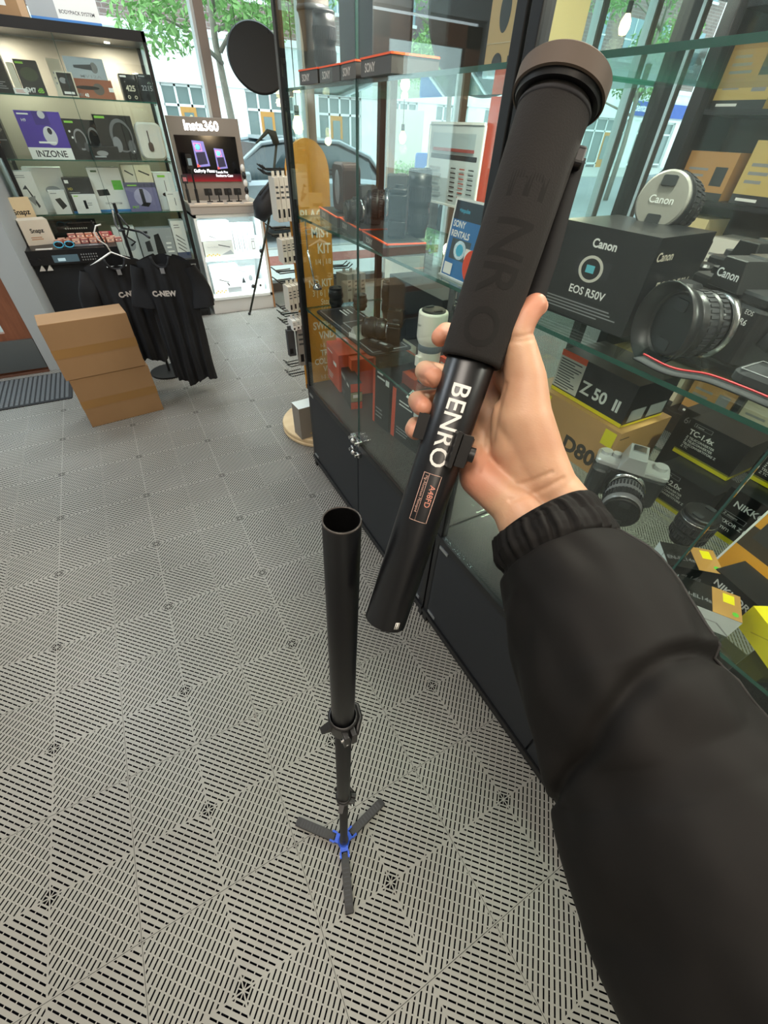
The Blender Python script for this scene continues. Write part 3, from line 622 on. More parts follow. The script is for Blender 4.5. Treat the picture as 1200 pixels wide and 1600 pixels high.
for i in range(5): sq([(0, .0 + i * .035), (1, .0 + i * .035), (1, .036 + i * .035), (0, .036 + i * .035)], mat('%02x0a18' % (120 - i * 20), .4, emit=.7), i * .0001)
for (cx, cy, k) in ((.36, .62, 1.), (.68, .52, .8)):
    sq([(cx - .1 * k, cy + .28 * k), (cx + .09 * k, cy + .26 * k), (cx + .13 * k, cy - .27 * k), (cx - .09 * k, cy - .3 * k)], E1, .001)
    sq([(cx - .07 * k, cy + .02 * k), (cx + .08 * k, cy + .04 * k), (cx + .1 * k, cy - .22 * k), (cx - .06 * k, cy - .25 * k)], E2, .0012)
    sc.tube([F @ Vector(((cx + dx * k) * sw, (cy + dy * k) * sh, .003)) for dx, dy in ((-.075, .22), (.03, .21), (.04, .06), (-.06, .06), (-.075, .22))], .0035, E3, 6)
    sc.ball(F @ Vector(((cx - .02 * k) * sw, (cy + .14 * k) * sh, .001)), (.02, .004, .02), mat('6fd0d8', .2, emit=.8))
    sq([(cx - .08 * k, cy - .22 * k), (cx - .03 * k, cy - .28 * k), (cx - .09 * k, cy - .3 * k)], mat('ff5030', .4, emit=1.), .0014)
sc.text('Gaffgrip Flexx', .033, E4, F @ Matrix.Translation((.2 * sw, .21 * sh, .002)), 'l', .02); sc.text('Touch Pro', .026, E4, F @ Matrix.Translation((.56 * sw, .19 * sh, .002)), 'l', .02); sc.text('Recharge Case', .026, E4, F @ Matrix.Translation((.56 * sw, .11 * sh, .002)), 'l', .02)
sc.build('screen', ST)
MB().text('Insta360', .088, mat('ffffff', .4, emit=3.5), frame((.28, .2585, 1.435), (1, 0, 0), (0, 0, 1)), 'c', .03).build('lettering', ST)
def sxy(x, y, z): return (.69 + x, 4.88 + y, z)
# things standing on the counter
for i, x in enumerate((.2, .29, .38, .47)):
    t = thing('action_camera', ('leftmost of the four small action cameras on the counter below the screen', 'second from left of the four small action cameras below the screen', 'second from right of the four small action cameras below the screen', 'rightmost of the four small action cameras below the screen')[i], 'camera', sxy(x, .12, .94), 0, 'action cameras on the counter')
    MB().rbox(-.033, .033, -.012, .014, .05, .1, .006, B1, axis='y').cyl((.012, -.02, .082), (.012, -.011, .082), .012, DK, n=14).build('body', t)
    MB().cyl((0, 0, 0), (0, 0, .05), .006, B1, n=8).box(-.025, .025, -.012, .012, 0, .008, B1).build('stand', t)
for x, hh_, lb, cc in ((.09, .34, 'black selfie stick with an upright camera head at the left of the lit stand', B1), (.015, .2, 'short black stick with a pink ring, by the left edge of the lit stand', DK)):
    t = thing('selfie_stick', lb, 'selfie stick', sxy(x, .1, .94))
    MB().cyl((0, 0, 0), (0, 0, hh_ * .7), .008, cc, n=10).cyl((0, 0, 0), (0, 0, .1), .013, cc, n=10).build('handle', t)
    MB().rbox(-.024, .024, -.012, .012, hh_ * .7, hh_, .006, cc, axis='y').box(-.015, .015, -.014, -.011, hh_ * .78, hh_ * .92, mat('8fa3ad' if hh_ > .3 else 'd88a94', .2)).build('camera_head', t)
t = thing('jointed_grip', 'white and black jointed grip standing at the right of the lit stand', 'grip', sxy(.55, .1, .94))
for i in range(5): MB().ball((.004 * math.sin(i), 0, .03 + i * .055), (.02, .018, .028), WPL if i % 2 == 0 else B1, n=12).build('segment', t)
# boxes inside the lit white shelves
def stbox(label, x0, x1, z, h, front, d=.12, y=.1, m=None, name='white_accessory_box', **k):
    return carton(name, label, 'box', sxy((x0 + x1) / 2, y + d / 2, z), 0, x1 - x0, d, h, m or WIN, front=front, **k)
gold = mat('c9a83e', .5)
def gunbox(chk=True): return [('t', 'insta', .5, .8, .06, DK, 'c'), ('r', .3, .7, .7, .72, GR), ('p', [(.25, .55), (.6, .42), (.6, .4), (.25, .52)], DK), ('p', [(.5, .4), (.56, .28), (.6, .3), (.54, .41)], DK), ('r', .5, .04, 1, .22, GREY)] + [('r', .03 + .07 * i, .05 + .05 * (i % 2), .08 + .07 * i, .1 + .05 * (i % 2), gold) for i in range(6)]
stbox('large white car-mount box on the lowest lit shelf', .06, .34, .156, .26, gunbox(), d=.14)
stbox('white car-mount box lying on its side on the upper lit shelf', .05, .33, .501, .13, [('t', 'Titan Car Mount', .1, .6, .12, GREY), ('p', [(.5, .8), (.9, .6), (.9, .55), (.5, .74)], DK), ('p', [(.55, .1), (.9, .4), (1, .1)], GREY)] + [('r', .03 + .07 * i, .05 + .07 * (i % 2), .08 + .07 * i, .13 + .07 * (i % 2), gold) for i in range(7)], m=mat('c4c2bb', .5))
stbox('white car-mount box on top of the one lying on the upper lit shelf', .03, .33, .634, .16, [('t', 'insta', .5, .75, .12, DK, 'c'), ('r', .25, .6, .75, .62, GR), ('p', [(.3, .3), (.5, .15), (.5, .12), (.3, .24)], GREY)])
for i in range(5):
    stbox(('white grey-tube stick box, %s of five on the upper lit shelf' % ('leftmost', 'second from left', 'middle', 'second from right', 'rightmost')[i]), .345 + i * .05, .39 + i * .05, .501, .26, [('r', .4, .12, .62, .82, GREY), ('l', .2, .88, .8, .95, 2, GR)], d=.05, y=.2, name='selfie_stick_box', group='selfie stick boxes', )
stbox('small white box standing in front of the stick boxes on the upper lit shelf', .48, .59, .501, .16, [('r', .35, .3, .6, .75, GREY), ('r', .38, .35, .57, .7, WIN), ('l', .35, .8, .7, .9, 1, GR)], d=.04, y=.08)
stbox('clear-fronted white box at the back of the lowest lit shelf', .36, .56, .156, .2, [('l', .1, .7, .7, .85, 2, GR), ('p', [(.2, .2), (.3, .5), (.4, .2)], DK), ('e', .7, .4, .1, .15, GREY)], d=.06, y=.3)
stbox('small white battery box with a grey square, lowest lit shelf', .42, .5, .156, .09, [('r', .3, .3, .75, .65, GREY)], d=.05, y=.1, name='battery_box')
stbox('small white box with a black dot right of the battery box', .505, .59, .156, .1, [('c', .5, .5, .12, B1)], d=.05, y=.1, name='lens_cap_box')
a = bpy.data.lights.new('shelf_lamp', 'AREA'); a.shape = 'RECTANGLE'; a.size = .55; a.size_y = .05; a.energy = 3.; a.color = (.85, 1, 1)
for zz in (.83, .475):
    b = bpy.data.objects.new('lamp', a); COL.objects.link(b); b.parent = ST; b.location = (WS / 2, .06, zz)
    MB().box(.03, WS - .03, .04, .08, zz + .001, zz + .005, mat('f2ffff', .4, emit=3.)).build('lamp_strip', ST)

# ================================================================ IN FRONT OF THE LEFT CABINET
TAPE = mat('9a7444', .3); CARTM = mat('101216', .45)
# two shipping cartons
def shipping(z, label, flap):
    a = fl(145, 668); b = fl(255, 640); dr = b - a; rot = math.atan2(dr.y, dr.x); w, d, h = .445, .2, .322
    c = a + Vector((math.cos(rot), math.sin(rot), 0)) * w / 2 + Vector((-math.sin(rot), math.cos(rot), 0)) * d / 2
    if z: c = c + Vector((-.012, -.008, 0))
    t = thing('shipping_carton', label, 'cardboard box', (c.x, c.y, z), rot, 'stacked shipping cartons')
    m = MB(); m.box(-w / 2, w / 2, -d / 2, d / 2, 0, h, CARD); m.build('carton', t, bevel=.003)
    m = MB(); m.box(-w / 2 - .001, w / 2 + .001, -d / 2 - .0012, -d / 2 - .0002, h * .40, h * .56, TAPE).box(-w / 2 - .0012, -w / 2, -d / 2, -d / 2 + .09, h * .40, h * .56, TAPE).box(w / 2, w / 2 + .0012, -d / 2, -d / 2 + .09, h * .40, h * .56, TAPE)
    m.build('packing_tape', t)
    return t
shipping(0, 'tan cardboard carton on the floor, lower of the taped pair', 0); shipping(.325, 'tan cardboard carton stacked on another, its top touched by a black shirt sleeve', 1)
# equipment cart with its receiver
CY0, CY1, CX0, CX1, CZ = 4.42, 4.80, -.66, .0, .635
ct = thing('equipment_cart', 'black equipment cart before the left cabinet with candy and a receiver on it', 'cart', ((CX0 + CX1) / 2, (CY0 + CY1) / 2, 0))
hx = (CX1 - CX0) / 2
MB().box(-hx, hx, -.19, .19, CZ - .02, CZ, CARTM).build('top', ct); MB().box(-hx + .02, hx - .02, -.17, .19, .08, CZ - .02, PANEL).build('body', ct, bevel=.003)
for x in (-hx + .05, hx - .05):
    for y in (-.13, .13): MB().cyl((x - .01, y, .035), (x + .01, y, .035), .035, RUB, n=16).box(x - .015, x + .015, y - .01, y + .01, .035, .08, STEEL).build('caster', ct)
rc = thing('wireless_receiver', 'black rack receiver with a lit display and two antennas on the cart', 'receiver', (-.385, 4.40, CZ + .001), .0)
MB().rbox(-.36, .38, -.02, .38, .012, .1, .005, B1, axis='y').build('body', rc)
MB().box(-.36, .38, -.026, -.02, .008, .105, mat('17181c', .35)).build('front_panel', rc)
MB().box(-.08, .09, -.029, -.026, .022, .07, mat('4d626c', .2, emit=.25)).box(-.05, .0, -.0295, -.029, .03, .05, mat('a9c4cc', .4, emit=.4)).build('display', rc)
m = MB()
for i in range(7):
    for j in range(3): m.cyl((.115 + i * .017, -.034, .03 + j * .018), (.115 + i * .017, -.026, .03 + j * .018), .0045, GREY, n=8)
m.build('buttons', rc)
for i in range(3): MB().cyl((-.22 + i * .05, -.036, .045), (-.22 + i * .05, -.026, .045), .011, B1, n=14).build('knob', rc)
MB().cyl((-.27, -.032, .06), (-.27, -.026, .06), .007, mat('d8c8a8', .4), n=10).build('status_light', rc)
for x, lean in ((-.33, -.10), (.30, -.06)): MB().cyl((x, .02, .1), (x, .02, .12), .013, B1, n=10).cyl((x, .02, .11), (x + lean * .6, .02, .27), .0085, B1, .006, n=10).build('antenna', rc)
for x in (-.2, -.15): MB().prism([(x, -.03), (x + .04, -.03), (x + .03, .012)], -.02, 0, WPL, axis='y').build('white_clip', rc)
# things lying on the cart
def onto(x, y, z=CZ + .001): return (x, y, z)
Zt = CZ + .102
def P4(x, y, Y): return atY(x, y, Y)
carton('snack_display_box', 'white snack box lettered Snapz at the left of the cart, front one', 'box', (-.53, 4.68, Zt), .25, .19, .14, .16, mat('e6dccb', .6), front=[('t', 'Snapz', .5, .5, .24, B1, 'c', .03), ('l', .2, .2, .8, .35, 2, mat('c08050', .5))])
carton('snack_display_box', 'cream and red snack box lettered Snapz leaning behind the front one', 'box', (-.58, 4.80, Zt), .3, .17, .05, .28, mat('d8c49e', .6), front=[('t', 'Snapz', .5, .62, .17, B1, 'c', .03), ('r', 0, 0, 1, .4, mat('c4583a', .5))], tilt=-.05)
rnd = random.Random(4)
pinks = [mat('c98a78', .5), mat('b9694f', .5), mat('d8a48e', .5), mat('a35a58', .5)]
kk = 0
for row, (n_, y_, dz) in enumerate(((8, 4.60, 0), (7, 4.66, 0), (5, 4.63, .032))):
    for i in range(n_):
        x_ = -.50 + i * .06 + row * .02 + (0 if row < 2 else .06)
        o = carton('candy_pack', 'pink wrapped candy pack, %s from left in the %s on the cart' % (('first', 'second', 'third', 'fourth', 'fifth', 'sixth', 'seventh', 'eighth')[i], ('front row', 'back row', 'top layer')[row]), 'candy', (x_ + .1, y_, Zt + dz), rnd.uniform(-.15, .15), .052, .045, .03, pinks[kk % 4], front=[('r', .1, .3, .9, .7, mat('f0d8c0', .5)), ('r', .3, .4, .7, .6, mat('7a3a5a', .5))], top=[('r', .1, .2, .9, .8, mat('e9c9b0', .5))], group='candy packs'); kk += 1
o = MB().box(-.16, .16, -.05, .05, 0, .003, mat('2f3338', .4)); decorate(o, .32, .1, .003, 'top', [('l', .1, .2, .9, .8, 5, GREY), ('r', .6, .3, .8, .6, GR)])
o = o.build('product_catalog'); o.location = (-.23, 4.50, Zt + .0005); tag(o, 'dark printed sheet lying on the cart behind the receiver', 'leaflet')
o = MB().box(-.055, .055, -.025, .025, 0, .002, mat('d8d4cc', .5)); o = o.build('paper_card'); o.location = (-.5, 4.43, Zt + .001); tag(o, 'small pale card lying on the receiver at its left end', 'card')
sg = thing('sunglasses', 'blue-rimmed sunglasses lying on the receiver', 'sunglasses', (-.36, 4.43, Zt + .003))
for x in (-.035, .035):
    c = [(x + .03 * math.cos(a * PI / 10), .0, .022 + .02 * math.sin(a * PI / 10)) for a in range(21)]
    MB().tube(c, .004, mat('4fb4d8', .3)).build('rim', sg)
    MB().ball((x, .002, .022), (.028, .003, .018), mat('1c1a20', .1)).build('lens', sg)
MB().tube([(-.065, 0, .03), (-.07, .06, .02), (-.06, .1, .0)], .003, B1).tube([(.065, 0, .03), (.07, .06, .02), (.06, .1, .0)], .003, B1).build('temples', sg)
o = MB().rbox(-.05, .05, -.02, .02, 0, .05, .01, mat('b03040', .4), axis='y').build('red_box'); o.location = (-.06, 4.74, Zt); tag(o, 'small red box lying at the right end of the candy heap', 'box')
bpy.data.objects['red_box'].name = 'candy_box'

# ---------------------------------------------------------------- T-shirts on hangers hung from the cart
CLOTH = varied('black_cotton', '121317', '1b1d22', 9, .85, bump=.3)
def shirt(name, label, cx, cy, cz, yaw, w, hgt, text, tx, seed, lean=0.):
    t = thing(name, label, 'shirt', (cx, cy, 0), yaw)
    rnd = random.Random(seed)
    # outline of the front half: u across (-1..1), t from the shoulder line down
    nu, nv = 44, 46; vs = []; fs = []
    def prof(v):      # half width and fold amplitude at height v (0 = shoulder, 1 = hem)
        return w * (.52 + .03 * v)
    for side in (1, -1):
        b = len(vs)
        for j in range(nv + 1):
            v = j / nv
            for i in range(nu + 1):
                u = -1 + 2 * i / nu; x = u * prof(v) * (1 - .10 * math.sin(v * PI * .5))
                z = cz - .0 - .16 * w * abs(u) ** 1.3 * (1 - v) - v * hgt - (.05 * (1 - abs(u) ** 2) if side > 0 else .012) * max(0, 1 - v * 9) * (1 if abs(u) < .33 else 0)
                fold = .018 * v * math.sin(u * 13 + seed + 1.5 * v) + .010 * math.sin(u * 27 + seed * 2) * v
                fold += .022 * noise.noise(Vector((u * 2.2 + seed, v * 3.0, seed)))
                th = (.045 + .03 * v) * (1 - abs(u) ** 3)
                y = -side * th + fold
                z += .02 * math.sin(u * 5 + seed) * v
                vs.append((x + lean * v, y, z))
        for j in range(nv):
            for i in range(nu): k = b + j * (nu + 1) + i; fs.append((k, k + 1, k + nu + 2, k + nu + 1) if side > 0 else (k, k + nu + 1, k + nu + 2, k + 1))
    m = MB(); m.add(vs, fs, CLOTH, True); body = m.build('shirt_body', t)
    for s_ in (-1, 1):
        m = MB(); pts = []; rr = []
        for k in range(8):
            q = k / 7; pts.append((s_ * (w * .5 + .035 * math.sin(q * 2)) + lean * q * .3, .01 * math.sin(q * 6 + seed), cz - .17 * w - .02 - q * .23)); rr.append(.04 + .035 * q)
        vs = []; fs = []; n = 18
        for k, (p, r) in enumerate(zip(pts, rr)):
            for i in range(n):
                a = 2 * PI * i / n; wr = 1 + .12 * math.sin(3 * a + k * .7 + seed); vs.append((p[0] + r * .95 * wr * math.cos(a), p[1] + r * .55 * wr * math.sin(a), p[2] + .01 * math.cos(a) * s_))
        for l in range(len(pts) - 1):
            for i in range(n): j = (i + 1) % n; fs.append((l * n + i, l * n + j, (l + 1) * n + j, (l + 1) * n + i))
        m.add(vs, fs, CLOTH, True); m.build('sleeve', t)
    nk = [(.33 * w * .52 * math.cos(a) , -.04 - .012 * math.sin(a), cz - .012 - .06 * math.sin(a)) for a in [PI * i / 10 for i in range(11)]]
    MB().tube(nk, .008, CLOTH).build('collar', t)
    tm = MB(); tm.text(text, .042, mat('cfc9c4', .6), frame((tx, -.085, cz - .22), (1, -.02, .02), (0, 0, 1)), 'c', .05); tm.build('chest_print', t)
    MB().box(-.012, .012, -.062, -.058, cz - .10, cz - .07, mat('8a8c90', .6)).build('neck_label', t)
    return t
S1 = shirt('t_shirt', 'black T-shirt on a white hanger, left one, its sleeve resting on the cartons', -.05, 3.44, .86, .12, .34, .66, 'C-NEW', .02, 2)
S2 = shirt('long_sleeve_shirt', 'black shirt hanging right of the other, pulled forward with a tilted chest print', .215, 3.20, .90, -.35, .30, .80, 'C-NEW', -.02, 5, .0)
hg = thing('clothes_hanger', 'white plastic hanger showing at the neck of the left black T-shirt', 'hanger', (-.05, 3.46, .85), .12)
MB().tube([(-.17, 0, -.06), (0, 0, .02), (.17, 0, -.06), (-.17, 0, -.06)], .006, WPL).build('shoulder_bar', hg)
MB().tube([(0, 0, .02), (-.01, 0, .06), (-.045, 0, .09), (-.05, 0, .13), (-.03, 0, .16), (.0, .0, .165)], .004, WPL).build('hook', hg)
gs = thing('garment_stand', 'thin black garment stand with cords, rising behind the black shirts', 'garment stand', (.06, 3.62, 0))
MB().cyl((0, 0, 0), (0, 0, 1.1), .010, B1).build('pole', gs); MB().cyl((0, 0, 0), (0, 0, .012), .14, B1, n=28).build('base', gs)
MB().tube([(-.02, 0, 1.06), (-.03, -.09, 1.0), (-.02, -.18, .985), (.0, -.30, 1.0)], .008, B1).tube([(0, 0, .97), (.10, -.1, .96), (.13, -.24, .95)], .007, B1).build('arm', gs)
MB().tube([(0, -.02, 1.05), (.04, -.05, .98), (.01, -.05, .93), (.05, -.06, .9), (.02, -.05, .88)], .006, B1).build('cord', gs)

# ================================================================ ROTATING FILTER RACK
RK = varied('amber_board', 'c98a2e', 'cf9236', 2, .55, bump=.02)
rk = thing('filter_rack', 'tall amber filter rack with a rounded top on a round wooden base', 'product rack', (.87, 2.33, 0))
MB().lathe([(0, 0), (.27, 0), (.275, .008), (.275, .018), (.27, .024), (.27, .03), (.275, .034), (.275, .05), (.27, .056), (0, .056)], varied('pale_birch', 'd8bd92', 'e3cba4', 4, .5, (1, 6, 1)), n=56, smooth=False).build('round_base', rk)
MB().cyl((0, .0, .05), (0, .0, 1.4), .016, B1, n=14).build('pole', rk)
pr = [(-.105, .30), (.105, .30)] + [(.105 * math.cos(a * PI / 16), 1.34 + .12 * math.sin(a * PI / 16)) for a in range(17)]
bd = MB().prism(pr, -.02, -.005, RK, axis='y'); FB = frame((-.105, -.0215, 0), (1, 0, 0), (0, 0, 1)); TW = mat('ece4d2', .5)
for t_, z_, s_, b_ in (('BLACK', 1.16, .062, .04), ('MIST', 1.09, .062, .04), ('KIT', 1.02, .062, .04), ('1/4 | 1/8', .97, .035, 0), ('ND KIT', .865, .052, .03), ('3 | 6 | 10', .82, .042, 0), ('Stops', .775, .042, 0), ('SWIFT', .645, .058, .04), ('VND', .59, .058, .04), ('1-5 Stops', .54, .032, 0), ('TRUE', .49, .05, .03), ('COLOR', .44, .05, .03), ('VND', .39, .05, .03), ('1-5 Stops', .345, .035, 0)):
    bd.text(t_, s_, TW, FB @ Matrix.Translation((.2, z_, 0)), 'r', b_ * .6, sx=.78)
bd.build('sign_board', rk)
rnd = random.Random(9); PK = mat('c9c3b8', .6); PK2 = mat('8f8b86', .6); PKB = mat('3f4144', .6)
def peg_row(z, side, n_, full, dk=None):
    # pegs run out sideways (towards -x) or (+x) from a cross bar
    m = MB(); m.box(-.20 * 1, .20, -.002, .004, z, z + .006, B1)
    for s_ in (-1, 1):
        for i in range(3): y = -.02 + i * .035; m.tube([(s_ * .11, y, z), (s_ * .19, y - .01, z), (s_ * .215, y - .012, z + .018)], .003, B1, 5)
    m.build('peg_row', rk)
for z_ in (1.35, 1.335, 1.13, 1.10, .945, .90, .77, .74, .70, .46, .40): peg_row(z_, 1, 3, 1)
def pack(x, y, z, w, h, d, m, label, grp, yaw=0.):
    t = MB().box(-w / 2, w / 2, -d / 2, d / 2, -h, 0, m).box(-w / 2 * .6, w / 2 * .6, -.001, .001, 0, .02, m)
    decorate(t, w, d, h, 'front', [('r', .15, .1, .6, .3, B1), ('l', .15, .5, .85, .85, 3, PKB)], Matrix.Translation((0, 0, -h)))
    o = t.build('filter_pack'); o.location = (.87 + x, 2.33 + y, z); o.rotation_euler = (0, 0, yaw); return tag(o, label, 'filter package', grp)
ORD = ('leftmost', 'second', 'third', 'rightmost')
for row, (z_, h_, cc, nm) in enumerate(((1.33, .16, PK, 'top'), (1.10, .10, PK, 'second'), (.90, .12, PK, 'third'), (.735, .05, WPL, 'fourth'))):
    for i in range(4):
        pack(-.178 + i * .026 + row * .004, -.06 + .010 * i, z_, .021, h_, .085, cc, '%s pale filter pack on the %s peg row of the amber rack' % (ORD[i], nm), 'filter packs, %s row' % nm)
for i in range(3): pack(.15 + i * .04, -.06, .93, .034, .17, .09, PK2, '%s grey filter pack right of the amber board, beside the word KIT' % ('left', 'middle', 'right')[i], 'filter packs, right side', .3)
pack(-.185, -.06, .68, .04, .14, .03, PKB, 'dark grey filter pack hanging low on the left of the amber rack', None)
pack(-.13, -.07, .70, .045, .22, .03, PK2, 'long grey filter pack hanging beside the dark one on the amber rack', None)
carton('grey_carton', 'grey box with a white top standing on the round wooden base', 'box', (.70, 2.20, .057), .1, .12, .1, .21, mat('8c857c', .6), top=[('r', 0, 0, 1, 1, mat('dfe9ea', .5))], front=[('r', .5, .1, .8, .15, mat('b09a70', .5))])

# ================================================================ BAG AND STAND BY THE WINDOW
OLV = mat('2d3128', .7)
ls = thing('light_stand', 'thin black monopod stand with a draped black bag, leaning by the window', 'stand', tuple(fl(390, 492))); b0 = fl(390, 492)
def rel(x, y, Y): return atY(x, y, Y) - b0
MB().tube([(0, 0, 0), rel(420, 345, 4.73), rel(432, 225, 4.73)], [.010, .012, .011], OLV, 8).build('pole', ls)
for (x, y) in ((396, 447), (408, 392)): MB().ball(rel(x, y, 4.73), .018, B1, n=10).build('joint', ls)
MB().ball((0, 0, .012), .016, B1, n=10).build('foot', ls)
MB().tube([rel(432, 225, 4.73), rel(427, 210, 4.73), rel(418, 205, 4.73), rel(400, 224, 4.7)], [.03, .035, .016, .006], OLV, 8).build('head', ls)
bg_ = thing('shoulder_bag', 'black soft bag hanging from the thin stand by the window', 'bag', tuple(atY(415, 335, 4.66)))
o0 = atY(415, 335, 4.66); pts = [atY(437, 272, 4.66) - o0, atY(428, 290, 4.66) - o0, atY(418, 308, 4.66) - o0, atY(411, 325, 4.66) - o0, atY(410, 338, 4.66) - o0, atY(415, 345, 4.66) - o0]
MB().tube(pts, [.02, .05, .075, .095, .075, .02], mat('17191f', .7), 16).build('bag_body', bg_)
MB().tube([atY(405, 305, 4.58) - o0, atY(420, 285, 4.6) - o0, atY(437, 262, 4.68) - o0], .008, DK, 6).build('strap', bg_)

def disc(label, p, r, ax, m, hang=True):
    t = thing('reflector_disc', label, 'reflector disc', tuple(p)); z = Vector(ax).normalized(); q = z.to_track_quat('Z', 'Y').to_matrix().to_4x4()
    MB().lathe([(0, -.006), (r, -.006), (r + .006, 0), (r, .006), (0, .006)], m, q, n=56, smooth=False).build('fabric', t)
    MB().lathe([(r - .004, -.009), (r + .009, 0), (r - .004, .009)], B1, q, n=56).build('rim', t)
    if hang:
        MB().tube([(-.15, 0, r * .62), (-.15, 0, ZT - p[2])], .002, B1, 5).tube([(.12, 0, r * .62), (.12, 0, ZT - p[2])], .002, B1, 5).build('cord', t)
        MB().rbox(-.03, .03, -.012, .0, -r * .62, -r * .50, .004, mat('b9b3aa', .5), q @ Matrix.Identity(4), axis='y').build('label', t)
    return t
disc('black oval-looking disc hanging by cords before the window, above the lit stand', atY(402, 91, 5.05), .235, (-.12, -.93, .42), mat('1a1917', .7))
disc('large black disc standing in for a reflected circle high behind the middle case', atY(772, 10, 2.9), .36, (-.55, -.8, .1), mat('1d1c1b', .7))  # second disc added for a round shape reflected in the glass
# pendant bulbs
def bulb(label, p):
    t = thing('pendant_bulb', label, 'pendant lamp', tuple(p)); 
    MB().lathe([(.0, -.05), (.02, -.045), (.032, -.02), (.03, .01), (.016, .035), (.014, .045)], mat('ffd98a', .3, emit=14.), n=18).build('bulb', t)
    MB().cyl((0, 0, .04), (0, 0, .09), .016, B1, n=12).build('socket', t); MB().cyl((0, 0, .09), (0, 0, ZT - p[2]), .003, B1, n=6).build('cord', t)
    a = bpy.data.lights.new('bulb_lamp', 'POINT'); a.energy = 6; a.color = (1, .75, .45); a.shadow_soft_size = .04; b = bpy.data.objects.new('lamp', a); COL.objects.link(b); b.parent = t; b.location = (0, 0, -.09)
bulb('glowing pendant bulb above the amber rack', atY(465, 194, 3.6)); bulb('glowing pendant bulb seen below the green shelf edge of the middle case', atY(733, 116, 3.4)); bulb('glowing pendant bulb low behind the blue street barrier', atY(629, 214, 4.6))
bulb('glowing pendant bulb high behind the cap of the held monopod', atX(977, 37, 3.2))

# ================================================================ CAMERAS AND LENSES
LB = mat('1b1b1d', .38, name='lens_barrel'); LR = mat('26262a', .6, name='ribbed_rubber'); LG = mat('0a0c12', .05, spec=1., name='lens_glass', coat=.5)
def ribs(mb, r, z0, z1, M, m, n=36):
    for i in range(n):
        a = 2 * PI * i / n; c, s = math.cos(a), math.sin(a); q = frame((r * c, r * s, z0), (-s, c, 0), (0, 0, 1))
        mb.box(-r * .05, r * .05, 0, z1 - z0, -.0005, .0012, m, (M @ q) if M else q)
def lens_parts(parent, M, r=.034, L=.08, m=LB, cap=True, hood=False, ring=None, rm=LR, capm=None, captext=None):
    b = MB(); b.lathe([(0, 0), (r * .82, 0), (r * .84, L * .12), (r, L * .2), (r, L * .42), (r * .97, L * .44), (r * .97, L * .52), (r * 1.01, L * .54), (r * 1.01, L * .85), (r * .98, L * .87), (r * .98, L), (r * .9, L)], m, M)
    b.build('lens_barrel', parent)
    g = MB(); ribs(g, r * 1.0, L * .22, L * .40, M, rm); g.lathe([(r * 1.012, L * .56), (r * 1.03, L * .58), (r * 1.03, L * .8), (r * 1.012, L * .82)], rm, M); ribs(g, r * 1.03, L * .58, L * .8, M, rm); g.build('focus_ring', parent)
    if ring: MB().lathe([(r * 1.0, L * .885), (r * 1.012, L * .89), (r * 1.012, L * .91), (r * 1.0, L * .915)], ring, M).build('accent_ring', parent)
    if cap:
        c = MB(); cm = capm or B1; c.lathe([(r * .97, L), (r * .97, L + .006), (r * .9, L + .008), (0, L + .008)], cm, M, smooth=False)
        for s_ in (-1, 1): c.rbox(-r * .28, r * .28, s_ * r * .62 - r * .17, s_ * r * .62 + r * .17, L + .0082, L + .0105, .003, DK, M)
        if captext: c.text(captext, r * .36, mat('d8d8d8', .4), M @ Matrix.Translation((0, -r * .1, L + .0088)), 'c', .01)
        c.build('lens_cap', parent)
    else:
        MB().lathe([(r * .88, L * .9), (r * .7, L * .86), (r * .4, L * .9), (0, L * .92)], LG, M).build('front_glass', parent)
    if hood:
        z0 = L + .002; MB().lathe([(r * 1.02, z0), (r * 1.12, z0 + .004), (r * 1.3, z0 + hood), (r * 1.26, z0 + hood), (r * 1.06, z0 + .006)], m, M).build('lens_hood', parent)
def lens(name, label, p, r, L, d=(0, 0, 1), group=None, **k):
    t = thing(name, label, 'lens', tuple(p), 0, group); q = Vector(d).normalized().to_track_quat('Z', 'X').to_matrix().to_4x4() @ Matrix.Rotation(-PI / 2, 4, 'Z')
    lens_parts(t, q, r, L, **k); return t
